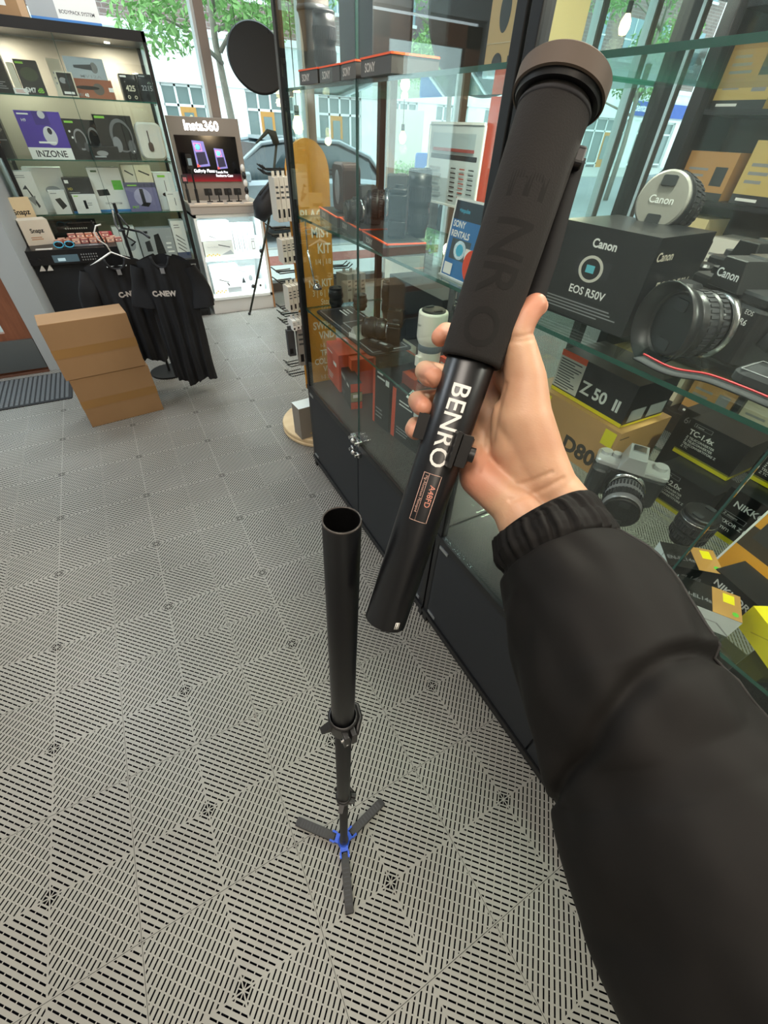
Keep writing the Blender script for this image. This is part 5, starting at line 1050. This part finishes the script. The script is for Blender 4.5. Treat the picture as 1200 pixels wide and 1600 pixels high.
carton('lens_box', 'black box lettered NIKKOR on the lowest deck at the right edge of the photo', 'box', (.99, -.11, ZD), -PI / 2, .2, .12, .26, CB, front=[('t', 'NIKKOR', .08, .8, .14, WT, 'l', .02), ('r', 0, 0, 1, .06, YEL)])
carton('lens_box', 'dark box lettered 600 behind the teleconverter boxes', 'box', (1.08, .36, Z1), -PI / 2, .10, .07, .16, B2, front=[('t', '600', .1, .8, .14, GREY)])

# ================================================================ PRODUCT SHELVING BEYOND THE RIGHT CASE
sw_ = thing('product_shelving', 'tall black shelving full of pale boxes behind the right case', 'shelving', (2.75, .85, 0), -PI / 2)
for x in (-.9, 0, .9): MB().box(x - .015, x + .015, 0, .3, 0, 2.4, FRM).build('upright', sw_)
for i in range(7): MB().box(-.9, .9, 0, .3, .25 + i * .34, .27 + i * .34, FRM).build('shelf', sw_)
MB().box(-.9, .9, .29, .3, 0, 2.4, mat('4a4642', .7)).build('back_board', sw_)
rnd = random.Random(21)
cols = [mat('d9c893', .5), mat('cfc7ae', .5), mat('e2e0d6', .5), mat('c9b06a', .5), mat('b98a4e', .5)]
proto = None
for r_ in range(7):
    for i in range(6):
        lx = -.76 + i * .3; h = rnd.uniform(.18, .28); m_ = cols[rnd.randrange(5)]
        nm = ('lowest', 'second', 'third', 'fourth', 'fifth', 'sixth', 'topmost')[r_]
        carton('product_box', 'pale product box, %s from left on the %s board of the tall shelving' % (('first', 'second', 'third', 'fourth', 'fifth', 'sixth')[i], nm), 'box', (2.75 + .14, .85 - lx, .271 + r_ * .34), -PI / 2, .25, .2, h, m_,
               front=[('r', 0, .0, 1, .16, DK), ('l', .1, .3, .6, .7, 3, GREY), ('r', .65, .3, .9, .7, (GREY, DK, WT)[rnd.randrange(3)]), ('r', .1, .05, .5, .1, WT)], group='pale boxes, %s board' % nm)

# ================================================================ MONOPODS
TUB = mat('16171a', .33, .3, name='anodised_tube', spec=.6); FOAM = mat('1b1918', .95, name='foam_grip', bump=(900., .12)); EMB = mat('141312', .98); CLP = mat('1b1a1b', .4)
def tube_wall(mb, ro, ri, z0, z1, m, mi_=None, n=56):
    mb.lathe([(ro, z0 + .0008), (ro, z1 - .0008), (ro - .0006, z1), (ri + .0004, z1), (ri, z1 - .001)], m, n=n)
    mb.lathe([(ri, z1 - .001), (ri, z0 + .001), (ri + .0004, z0), (ro - .0006, z0), (ro, z0 + .0008)], mi_ or m, n=n); return mb
# standing lower part
base = Vector((.048, .215, 0)); top = dp(534, 812, .332); ax = (top - base).normalized(); LEN = (top - base).length
sm_ = thing('standing_monopod', 'lower half of a black monopod standing on the floor on a blue-jointed tripod foot', 'monopod', tuple(base))
Q = frame((0, 0, 0), Vector((1, 0, 0)), (0, 0, 1)); uu = Vector((0, 1, 0)).cross(ax).normalized(); vv = ax.cross(uu)
SM = Matrix(((uu.x, vv.x, ax.x, 0), (uu.y, vv.y, ax.y, 0), (uu.z, vv.z, ax.z, 0), (0, 0, 0, 1)))
def t_y(y, p0, d, L): return min((abs(pj(p0 + d * (i * .0005))[1] - y), i * .0005) for i in range(int(L / .0005) + 1))[1]
def part(name, mb, parent, M): o = mb.build(name, parent); o.matrix_local = M; return o
zA = t_y(1118, base, ax, LEN); zB = t_y(1243, base, ax, LEN); zC = .05
part('upper_tube', tube_wall(MB(), .0163, .0150, zA - .03, LEN, TUB, mat('0a0a0b', .4)), sm_, SM)
part('tube_rim', MB().lathe([(.0150, LEN - .0005), (.0150, LEN + .0003), (.0163, LEN + .0003), (.0164, LEN - .0012)], mat('4a4644', .4, .6), n=56), sm_, SM)
def clamp(z, ro, hgt, yaw, name='leg_lock'):
    c = MB(); c.lathe([(ro - .003, z - hgt), (ro, z - hgt + .001), (ro, z - .002), (ro + .0012, z - .001), (ro + .0012, z + .002), (ro - .002, z + .003)], CLP, n=40)
    Mz = Matrix.Rotation(yaw, 4, 'Z')
    c.rbox(-.010, -.0015, -ro - .010, -ro + .003, z - hgt, z - .004, .002, CLP, Mz, axis='y').rbox(.0015, .010, -ro - .010, -ro + .003, z - hgt, z - .004, .002, CLP, Mz, axis='y')
    o = part(name, c, sm_, SM)
    l = MB(); l.tube([Mz @ Vector((.010, -ro - .005, z - hgt * .5)), Mz @ Vector((ro + .004, -ro * .3, z - hgt * .5)), Mz @ Vector((ro + .006, ro * .5, z - hgt * .4)), Mz @ Vector((ro * .5, ro + .006, z - hgt * .4))], .0038, CLP, 8); l.build('lock_lever', o)
    s = MB(); s.cyl(Mz @ Vector((-.013, -ro - .005, z - hgt * .5)), Mz @ Vector((-.009, -ro - .005, z - hgt * .5)), .0028, STEEL, n=12).cyl(Mz @ Vector((-.0055, -ro - .0105, z - hgt * .8)), Mz @ Vector((-.0055, -ro - .0095, z - hgt * .8)), .0022, STEEL, n=12); s.build('screw', o)
    b = MB(); b.prism([(-ro - .014, z - hgt * .55), (-ro + .001, z - hgt * .75), (-ro + .001, z - hgt * .25)], -.005, .005, CLP, axis='y', M=Mz); b.build('thumb_tab', o)
clamp(zA, .0205, .034, -.05)
part('middle_tube', tube_wall(MB(), .0132, .0120, zB - .02, zA - .02, mat('1d1e20', .45, .2)), sm_, SM)
clamp(zB, .0155, .020, .9)
part('lower_tube', tube_wall(MB(), .0102, .0092, zC - .01, zB - .015, mat('232325', .5, .2)), sm_, SM)
part('foot_joint', MB().lathe([(0, .025), (.010, .025), (.0125, .032), (.0125, .052), (.0105, .075), (.0088, .08)], CLP, n=28), sm_, SM)
BL = mat('2f57c4', .35, .3, name='blue_anodised')
h = MB(); h.lathe([(0, .008), (.016, .008), (.017, .012), (.017, .028), (.013, .033), (0, .033)], BL, n=28)
LEGA = [math.atan2(*(fl(*p) - base).yx) for p in ((600, 1250), (465, 1284), (546, 1422))]
for a in LEGA:
    Mz = Matrix.Rotation(a, 4, 'Z'); h.box(.008, .024, -.011, .011, .012, .030, BL, Mz).box(.024, .038, -.0135, -.0085, .010, .029, BL, Mz).box(.024, .038, .0085, .0135, .010, .029, BL, Mz)
h.build('hub', sm_)
for a in LEGA:
    Mz = Matrix.Rotation(a, 4, 'Z'); l = MB()
    l.prism([(.028, .006), (.028, .022), (.05, .026), (.136, .016), (.148, .011), (.150, .004), (.142, .0), (.05, .008)], -.0112, .0112, mat('3c3b3c', .7), Mz, axis='y', bev=.002)
    lo = l.build('leg', sm_); MB().box(.055, .13, -.006, .006, .0, .0, B1, Mz)
    r_ = MB()
    for i in range(9): r_.box(.058 + i * .009, .061 + i * .009, -.0075, .0075, .0215 - i * .0011, .0262 - i * .0011, mat('444346', .75), Mz)
    r_.build('tread', lo)
    MB().cyl(Mz @ Vector((.032, -.0145, .019)), Mz @ Vector((.032, .0145, .019)), .0028, STEEL, n=12).build('hinge_pin', lo)
MB().ball((-.004, -.0145, .022), .0024, mat('d83a2a', .3), n=10).build('red_lock_button', sm_)

# held upper part
def cw(c): return Vector(np.array([0, 0, H]) + R @ np.array(c))
hb = cw((.001, .0955, .3595)); ht_ = cw((.1155, -.28, .252)); hax = (ht_ - hb).normalized(); mid = (hb + ht_) / 2
toc = (Vector((0, 0, H)) - mid); toc = (toc - toc.dot(hax) * hax).normalized(); rgt = hax.cross(toc) * 1.0     # toc faces the lens; rgt = right in the photo
if rgt.dot(Vector(R.T @ np.array([1, 0, 0]) if False else (R @ np.array([1., 0, 0])))) < 0: rgt = -rgt
HM = Matrix(((rgt.x, -toc.x, hax.x), (rgt.y, -toc.y, hax.y), (rgt.z, -toc.z, hax.z))).to_4x4()   # local x right, -y to the lens, z up the tube
hm = thing('held_monopod', 'upper half of a black monopod with foam grip, lettered BENRO, held in the hand', 'monopod', tuple(hb)); 
hm.matrix_world = Matrix.Translation(hb) @ HM
def ty(y): return t_y(y, hb, hax, .45)
zg = ty(566); RT, RG = .018, .0225
tube_wall(MB(), RT, RT - .0015, 0, zg + .01, TUB, mat('0a0a0b', .4), 72).build('tube', hm)
zc = ty(164)
g = MB(); g.lathe([(RT, zg + .001), (RG - .002, zg), (RG - .0004, zg + .0012), (RG, zg + .004), (RG + .0003, zc - .004), (RG - .001, zc), (0, zc)], FOAM, n=72)
gr = g.build('foam_grip', hm)
STRIPS = {}
def striped(s, bold):          # lettering cut into thin strips so that it bends round a tube
    if (s, bold) in STRIPS: return STRIPS[(s, bold)]
    v, f, a, b = text_geo(s, bold); bm = bmesh.new(); vv = [bm.verts.new(p) for p in v]
    for q in f:
        try: bm.faces.new([vv[i] for i in q])
        except ValueError: pass
    for k in range(-6, 24):
        bmesh.ops.bisect_plane(bm, geom=bm.verts[:] + bm.edges[:] + bm.faces[:], plane_co=(0, k * .05, 0), plane_no=(0, 1, 0))
    bm.verts.index_update(); r_ = ([tuple(x.co) for x in bm.verts], [tuple(x.index for x in q.verts) for q in bm.faces], a, b); bm.free(); STRIPS[(s, bold)] = r_; return r_
def wrap(mb, s, size, z0, r, m, phi0=0., bold=0., v0=0., lift=.00025, sx=1.):
    v, f, a, b = striped(s, bold); out = []
    for x, y, _ in v:
        z = z0 - (x - a) * size * sx; ph = phi0 + ((y + v0) * size) / r
        out.append(((r + lift) * math.sin(ph), -(r + lift) * math.cos(ph), z))
    return mb.add(out, f, m)
tw = mat('eceae6', .4, name='white_lettering')
L0 = MB(); z1 = ty(604); z2 = ty(726); vv_, ff_, a_, b_ = text_geo('BENRO', .008); sz = .0185
wrap(L0, 'BENRO', sz, z1, RT, tw, 0, .008, -.36, sx=(z1 - z2) / ((b_ - a_) * sz)); L0.build('lettering', hm)
def arcline(mb, pts, w, r, m):
    # line on the tube skin; pts are (phi, z)
    q = []
    for (p0, z0), (p1, z1) in zip(pts[:-1], pts[1:]):
        n = max(1, int(abs(p1 - p0) / .08))
        for i in range(n): q.append((p0 + (p1 - p0) * i / n, z0 + (z1 - z0) * i / n))
    q.append(pts[-1]); mb.tube([((r + .0001) * math.sin(p), -(r + .0001) * math.cos(p), z) for p, z in q], w, m, 5)
za, zb_ = ty(737), ty(806); pk = mat('cfa99a', .4)
L1 = MB(); lo_, hi_ = -.40, .36; arcline(L1, [(lo_, za), (hi_, za), (hi_, zb_), (lo_, zb_), (lo_, za)], .00022, RT, pk); arcline(L1, [(-.16, za), (-.16, zb_)], .00018, RT, pk)
wrap(L1, 'A48FD', .0062, za - .008, RT, mat('d88f7c', .4), .02, .0, 0.); wrap(L1, 'Mg-Aluminum Monopod', .0030, za - .002, RT, pk, -.30); L1.build('model_print', hm)
L2 = MB(); 
for k in range(5): wrap(L2, 'BENRO'[k], .034, zc - .022 - k * .026, RG, EMB, .0, .01, -.36, lift=.0002)
L2.build('embossed_lettering', hm)
L3 = MB(); ph_ = .55
for dz_, hh_ in ((.004, .006),): arcline(L3, [(ph_, dz_), (ph_, dz_ + hh_), (ph_ + .18, dz_ + hh_), (ph_ + .18, dz_)], .0004, RT, tw); arcline(L3, [(ph_ + .09, dz_), (ph_ + .09, dz_ + hh_)], .0006, RT, tw)
L3.build('end_mark', hm)
cp = MB(); cpm = varied('rubber_cap', '4b4038', '5b4e44', 18, .7); RC_ = .0288
cp.lathe([(.012, zc - .0012), (RC_ - .003, zc - .0012), (RC_ - .002, zc + .002), (RC_ - .001, zc + .0022)], B1, n=96, smooth=False)
cp.lathe([(RC_ - .0012, zc + .0016), (RC_, zc + .0022)], cpm, n=96, smooth=False).lathe([(RC_, zc + .0022), (RC_, zc + .0125)], cpm, n=96).lathe([(RC_, zc + .0125), (RC_ - .001, zc + .0135), (0, zc + .0135)], cpm, n=96, smooth=False); cp.build('mounting_plate', hm)
ring = MB(); ring.lathe([(RG - .001, zc - .007), (RG + .0008, zc - .006), (RG + .0008, zc - .004), (RG - .001, zc - .003)], RUB, n=48).rbox(RG - .001, RG + .005, -.004, .004, zc - .030, zc - .018, .003, B1, axis='x'); ring.build('strap_ring', hm)
# leg lock of the held tube
zk = ty(693); k = MB()
seg = [(a_ * PI / 180) for a_ in range(14, 116, 6)]
vs = []; fs = []
for a_ in seg:
    for r_, z_ in ((RT, zk - .010), (RT + .0035, zk - .010), (RT + .0035, zk + .010), (RT, zk + .010)): vs.append((r_ * math.sin(a_), -r_ * math.cos(a_), z_))
for i in range(len(seg) - 1):
    for j in range(4): fs.append((i * 4 + j, i * 4 + (j + 1) % 4, (i + 1) * 4 + (j + 1) % 4, (i + 1) * 4 + j))
fs += [(3, 2, 1, 0), tuple(range(len(vs) - 4, len(vs)))]
k.add(vs, fs, CLP, False); Mk = Matrix.Rotation(.36, 4, 'Z')
k.rbox(-.0015, .002, -RT - .0075, -RT - .0005, zk - .014, zk + .013, .001, CLP, Mk, axis='y').rbox(.0035, .012, -RT - .006, -RT, zk - .012, zk + .012, .001, CLP, Mk, axis='y')
kl = k.build('leg_lock', hm)
MB().cyl((RT * .8, -RT * .75, zk - .001), (RT + .003, -RT * .75, zk - .001), .0042, CLP, n=18).cyl((RT + .002, -RT * .75, zk - .001), (RT + .006, -RT * .75, zk - .001), .0055, CLP, n=18).build('lock_lever', kl)
MB().rbox(-RT - .0065, -RT + .0035, -.008, .004, zk - .002, zk + .018, .001, CLP, axis='y').build('lock_block', kl)
# wrist strap down the right side of the grip
sp_ = [(RG + .001, .004, zc - .022), (RG + .003, .005, zc - .05), (RG + .006, .006, zc - .08), (RG + .0065, .006, zc - .105), (RG + .004, .005, zc - .13), (RG + .001, .004, zc - .15)]
ribbon(MB(), bez(sp_), .012, mat('141416', .8), (0, 1, .0)).build('wrist_strap', hm)

# ================================================================ THE PERSON'S ARM
SKIN = bpy.data.materials.new('skin'); SKIN.use_nodes = True; n_ = SKIN.node_tree; b_ = n_.nodes['Principled BSDF']
tc = n_.nodes.new('ShaderNodeTexCoord'); nz = n_.nodes.new('ShaderNodeTexNoise'); nz.inputs['Scale'].default_value = 28; nz.inputs['Detail'].default_value = 5
cr = n_.nodes.new('ShaderNodeValToRGB'); cr.color_ramp.elements[0].position = .3; cr.color_ramp.elements[1].position = .72; cr.color_ramp.elements[0].color = lin('b88a6e'); cr.color_ramp.elements[1].color = lin('cba384')
n_.links.new(tc.outputs['Object'], nz.inputs[0]); n_.links.new(nz.outputs[0], cr.inputs[0]); fa = n_.nodes.new('ShaderNodeAttribute'); fa.attribute_name = 'flush'; fm = n_.nodes.new('ShaderNodeMixRGB'); fm.inputs[2].default_value = lin('c4735f')
n_.links.new(fa.outputs['Fac'], fm.inputs[0]); n_.links.new(cr.outputs[0], fm.inputs[1]); n_.links.new(fm.outputs[0], b_.inputs['Base Color']); b_.inputs['Roughness'].default_value = .5
b_.inputs['Subsurface Weight'].default_value = .12; b_.inputs['Subsurface Radius'].default_value = (.008, .003, .0015); b_.inputs['Subsurface Scale'].default_value = .6
n2 = n_.nodes.new('ShaderNodeTexNoise'); n2.inputs['Scale'].default_value = 420; n2.inputs['Detail'].default_value = 3; mpn = n_.nodes.new('ShaderNodeMapping'); mpn.inputs['Scale'].default_value = (1, 1, 2.5)
n_.links.new(tc.outputs['Object'], mpn.inputs[0]); n_.links.new(mpn.outputs[0], n2.inputs[0])
bp = n_.nodes.new('ShaderNodeBump'); bp.inputs['Strength'].default_value = .22; bp.inputs['Distance'].default_value = .0006; n_.links.new(n2.outputs[0], bp.inputs['Height']); n_.links.new(bp.outputs[0], b_.inputs['Normal'])
def capsule(mb, p0, r0, p1, r1, n=24):
    d = (p1 - p0); L = d.length; d.normalize(); a = Vector((0, 0, 1)) if abs(d.z) < .9 else Vector((1, 0, 0)); u = d.cross(a).normalized(); w = d.cross(u)
    M = Matrix(((u.x, w.x, d.x, p0.x), (u.y, w.y, d.y, p0.y), (u.z, w.z, d.z, p0.z), (0, 0, 0, 1))); pr = []
    for k in range(7): t = -PI / 2 + PI / 2 * k / 6; pr.append((r0 * math.cos(t), r0 * math.sin(t)))
    for k in range(7): t = PI / 2 * k / 6; pr.append((r1 * math.cos(t), L + r1 * math.sin(t)))
    mb.lathe(pr, SKIN, M, n)
ps_t = thing('person', 'person in a black jacket holding up the monopod, only forearm and hand in view', 'person', tuple(dp(850, 800, .31)))
hand = MB()
def chain(pts):
    for a, b in zip(pts[:-1], pts[1:]): capsule(hand, dp(*a[:3]), a[3], dp(*b[:3]), b[3])
HS = dict(
    fore1=[(806, 792, .315, .0185), (850, 880, .300, .022), (905, 980, .285, .026)], fore2=[(868, 768, .312, .0185), (930, 860, .297, .022), (980, 950, .283, .026)], fore3=[(836, 780, .322, .020), (890, 870, .305, .024)],
    heel=[(806, 792, .316, .018), (772, 762, .322, .0175), (750, 745, .327, .0165), (738, 712, .337, .0140)],
    thenar=[(862, 762, .311, .0185), (838, 715, .310, .0205), (818, 655, .305, .0205), (820, 595, .299, .0155), (809, 520, .291, .0100), (819, 497, .2895, .0098), (835, 478, .288, .0083)],
    thenar2=[(830, 750, .318, .020), (805, 700, .315, .019), (800, 650, .310, .016)],
    palm0=[(836, 775, .322, .018), (800, 650, .330, .016), (777, 566, .335, .0125)], palm1=[(820, 775, .324, .018), (775, 670, .336, .015), (748, 602, .345, .0125)],
    palm2=[(805, 780, .325, .017), (760, 700, .338, .0145), (728, 648, .350, .012)], palm3=[(795, 785, .322, .017), (748, 730, .338, .0145), (714, 692, .350, .011)],
    web=[(805, 600, .308, .012), (785, 570, .325, .012)],
    index=[(777, 566, .335, .0125), (727, 528, .354, .0095), (696, 520, .345, .0084), (688, 527, .329, .0076)],
    middle=[(748, 602, .345, .0125), (692, 586, .354, .0092), (664, 580, .335, .0086), (671, 587, .318, .0084), (677, 590, .306, .0080)],
    ring=[(728, 648, .350, .012), (678, 624, .357, .009), (652, 626, .338, .0080), (657, 633, .322, .0078), (662, 637, .311, .0072)],
    pinky=[(714, 692, .350, .011), (674, 667, .358, .008), (649, 664, .345, .0072), (646, 671, .330, .0072), (650, 675, .318, .0066)])
for c_ in HS.values(): chain(c_)
# fleshy pads of the fingertips
for (x, y, d_, r) in ((677, 590, .306, .0081), (662, 637, .311, .0073), (836, 478, .288, .0086)):
    hand.ball(dp(x, y, d_), r, SKIN)
ho = bpy.data.objects.new('hand_tmp', hand.mesh('hand_tmp')); COL.objects.link(ho)
rm = ho.modifiers.new('r', 'REMESH'); rm.mode = 'VOXEL'; rm.voxel_size = .0014; rm.use_smooth_shade = True
sm2 = ho.modifiers.new('s', 'SMOOTH'); sm2.factor = .5; sm2.iterations = 12
bpy.context.view_layer.update()
me = bpy.data.meshes.new_from_object(ho.evaluated_get(bpy.context.evaluated_depsgraph_get())); bpy.data.objects.remove(ho)
# crease lines of the palm and thumb joint pressed into the surface
cre = [((790, 600), (778, 640), (770, 690), (748, 735)), ((800, 760), (830, 752), (862, 738)), ((798, 782), (838, 770), (880, 748)), ((766, 640), (757, 680), (753, 722)), ((793, 528), (812, 527), (832, 522)), ((796, 533), (814, 533), (832, 530)), ((655, 590), (664, 593), (672, 603))]
segs = [(Vector(a), Vector(b)) for c_ in cre for a, b in zip(c_[:-1], c_[1:])]
for v in me.vertices:
    x, y = pj(v.co); q = Vector((x, y)); dep = (R.T @ (np.array(v.co) - np.array([0, 0, H])))[2]
    if dep > .325 and not (740 < x < 775 and 620 < y < 740): continue
    m_ = 1e9
    for a, b in segs:
        ab = b - a; t = max(0, min(1, (q - a).dot(ab) / ab.length_squared)); m_ = min(m_, (q - (a + ab * t)).length)
    if m_ < 7: v.co += -v.normal * .0011 * (1 - m_ / 7) ** 1.5
fl_ = me.attributes.new('flush', 'FLOAT', 'POINT')     # rosier skin at the finger and thumb tips and the heel of the hand
TIPS = [(dp(688, 527, .329), .022), (dp(677, 590, .306), .022), (dp(662, 637, .311), .021), (dp(650, 675, .318), .02), (dp(835, 478, .288), .024), (dp(745, 745, .32), .028), (dp(785, 575, .32), .025)]
for v, a_ in zip(me.vertices, fl_.data): a_.value = .62 * max([0.] + [1 - (v.co - t_).length / r_ for t_, r_ in TIPS]) ** .7
me.materials.clear(); me.materials.append(SKIN)
for p in me.polygons: p.use_smooth = True; p.material_index = 0
me.name = 'hand_and_forearm'; o = bpy.data.objects.new('hand_and_forearm', me); COL.objects.link(o); o.parent = ps_t; o.data.transform(Matrix.Translation(-ps_t.location))
nl = MB(); c0_ = dp(846, 480, .2855) - ps_t.location; nd = (dp(862, 470, .276) - dp(846, 480, .2855)).normalized(); along = (dp(838, 470, .288) - dp(822, 492, .2895)).normalized()
fr_ = frame(tuple(c0_), along, nd.cross(along)); nl.ball((0, 0, 0), (.0058, .0047, .0012), mat('d9a48c', .3, spec=.7), fr_, 16, 8); nl.build('thumbnail', ps_t)

# jacket sleeve
SLV = varied('jacket_nylon', '0e0d0c', '131110', 40, .7, bump=.08, spec=.18)
RINGS = [(846, 806, .307, .0345), (852, 816, .305, .0385), (858, 832, .302, .0405), (866, 852, .297, .0425), (872, 868, .293, .0415), (880, 885, .289, .0445), (903, 925, .275, .0505), (925, 975, .262, .0530), (948, 1033, .250, .0550), (972, 1085, .242, .0565),
         (998, 1140, .236, .0585), (1030, 1200, .228, .0625), (1066, 1270, .218, .0690), (1110, 1340, .209, .0730), (1160, 1420, .200, .0770), (1265, 1560, .185, .0830), (1400, 1740, .168, .0880), (1560, 1950, .15, .092)]
ctr = [dp(x, y, d) for x, y, d, r in RINGS]; rad = [r for *_, r in RINGS]
def interp(arr, t):
    i = min(int(t), len(arr) - 2); f = t - i; return arr[i] * (1 - f) + arr[i + 1] * f
cc = bez(ctr, 10); NR = len(cc); rr = [interp(rad, i / 10) for i in range(NR)]; NA = 160
vs = []; fs = []; prev = None; camp = Vector((0, 0, H)); CEN = []
for i, c_ in enumerate(cc):
    t_ = (cc[min(i + 1, NR - 1)] - cc[max(i - 1, 0)]).normalized(); k_ = i / 10
    tocam = (camp - c_); tocam = (tocam - tocam.dot(t_) * t_).normalized(); sid = t_.cross(tocam)
    if i == 0: s0 = sid
    CEN.append((c_, tocam, sid))
    for j in range(NA):
        a = 2 * PI * j / NA; r = rr[i]; P0 = Vector((math.cos(a) * 1.2, math.sin(a) * 1.2, k_ * .55))
        # gathered cuff
        if k_ < 4.6: w_ = math.sin(min(1, k_ / .8) * PI / 2) * (1 if k_ < 3.6 else max(0, (4.6 - k_))); r += w_ * (.0011 * math.sin(a * 23 + .8 * math.sin(a * 5)) + .0009 * math.sin(a * 37 + 2 * math.sin(a * 3) + k_ * .4))
        if 3.4 < k_ < 5.2: r -= .0030 * math.exp(-((k_ - 4.2) / .28) ** 2)      # stitched seam under the cuff
        if k_ > 4.2:
            q_ = min(1, (k_ - 4.2) / 1.5); fold = math.sin(a * 9 + 1.3 * math.sin(a * 2) + k_ * .25) * .0016 * math.exp(-(k_ - 4.4) * .7) + .0032 * noise.noise(Vector((math.cos(a) * 1.4, math.sin(a) * 1.4, k_ * .42))) + .0022 * noise.noise(Vector((math.cos(a) * 3, math.sin(a) * 3, k_ * .9 + 5)))
            r += q_ * fold
        # elbow fold: the cloth of the forearm overlaps the upper arm along a slanting line
        kc = 10.2 + 1.9 * math.sin(a - .9)
        if k_ > 8: r += -.0060 * math.exp(-((k_ - kc) / .22) ** 2) + .0016 * math.exp(-((k_ - kc + .7) / .5) ** 2)
        vs.append(c_ + tocam * r * math.cos(a) + sid * r * math.sin(a))
n0 = len(vs)
for l in range(NR - 1):
    for j in range(NA): q = (j + 1) % NA; fs.append((l * NA + j, l * NA + q, (l + 1) * NA + q, (l + 1) * NA + j))
# turned-in cuff edge
ci, tcm, sd = CEN[0]; td = (cc[1] - cc[0]).normalized()
for j in range(NA): a = 2 * PI * j / NA; vs.append(ci + td * .012 + (tcm * math.cos(a) + sd * math.sin(a)) * (rr[0] - .006))
for j in range(NA): q = (j + 1) % NA; fs.append((n0 + j, n0 + q, q, j))
fs.append(tuple(range((NR - 1) * NA, NR * NA)))
sl = MB(); sl.add([v - ps_t.location for v in vs], fs, SLV, True); slo = sl.build('jacket_sleeve', ps_t)
# raised seam running down the left of the sleeve
sp2 = []
for i in range(44, 150, 3):
    j = 0
    best = None
    # seam angle drifts along the arm
    a = -1.05 - .012 * (i - 44) * .5
    j = int((a % (2 * PI)) / (2 * PI) * NA); p = vs[i * NA + j]; sp2.append(p - ps_t.location)
SEAMA = sp2
MB().tube(sp2, .0011, mat('12100f', .7), 6).build('sleeve_seam', slo)
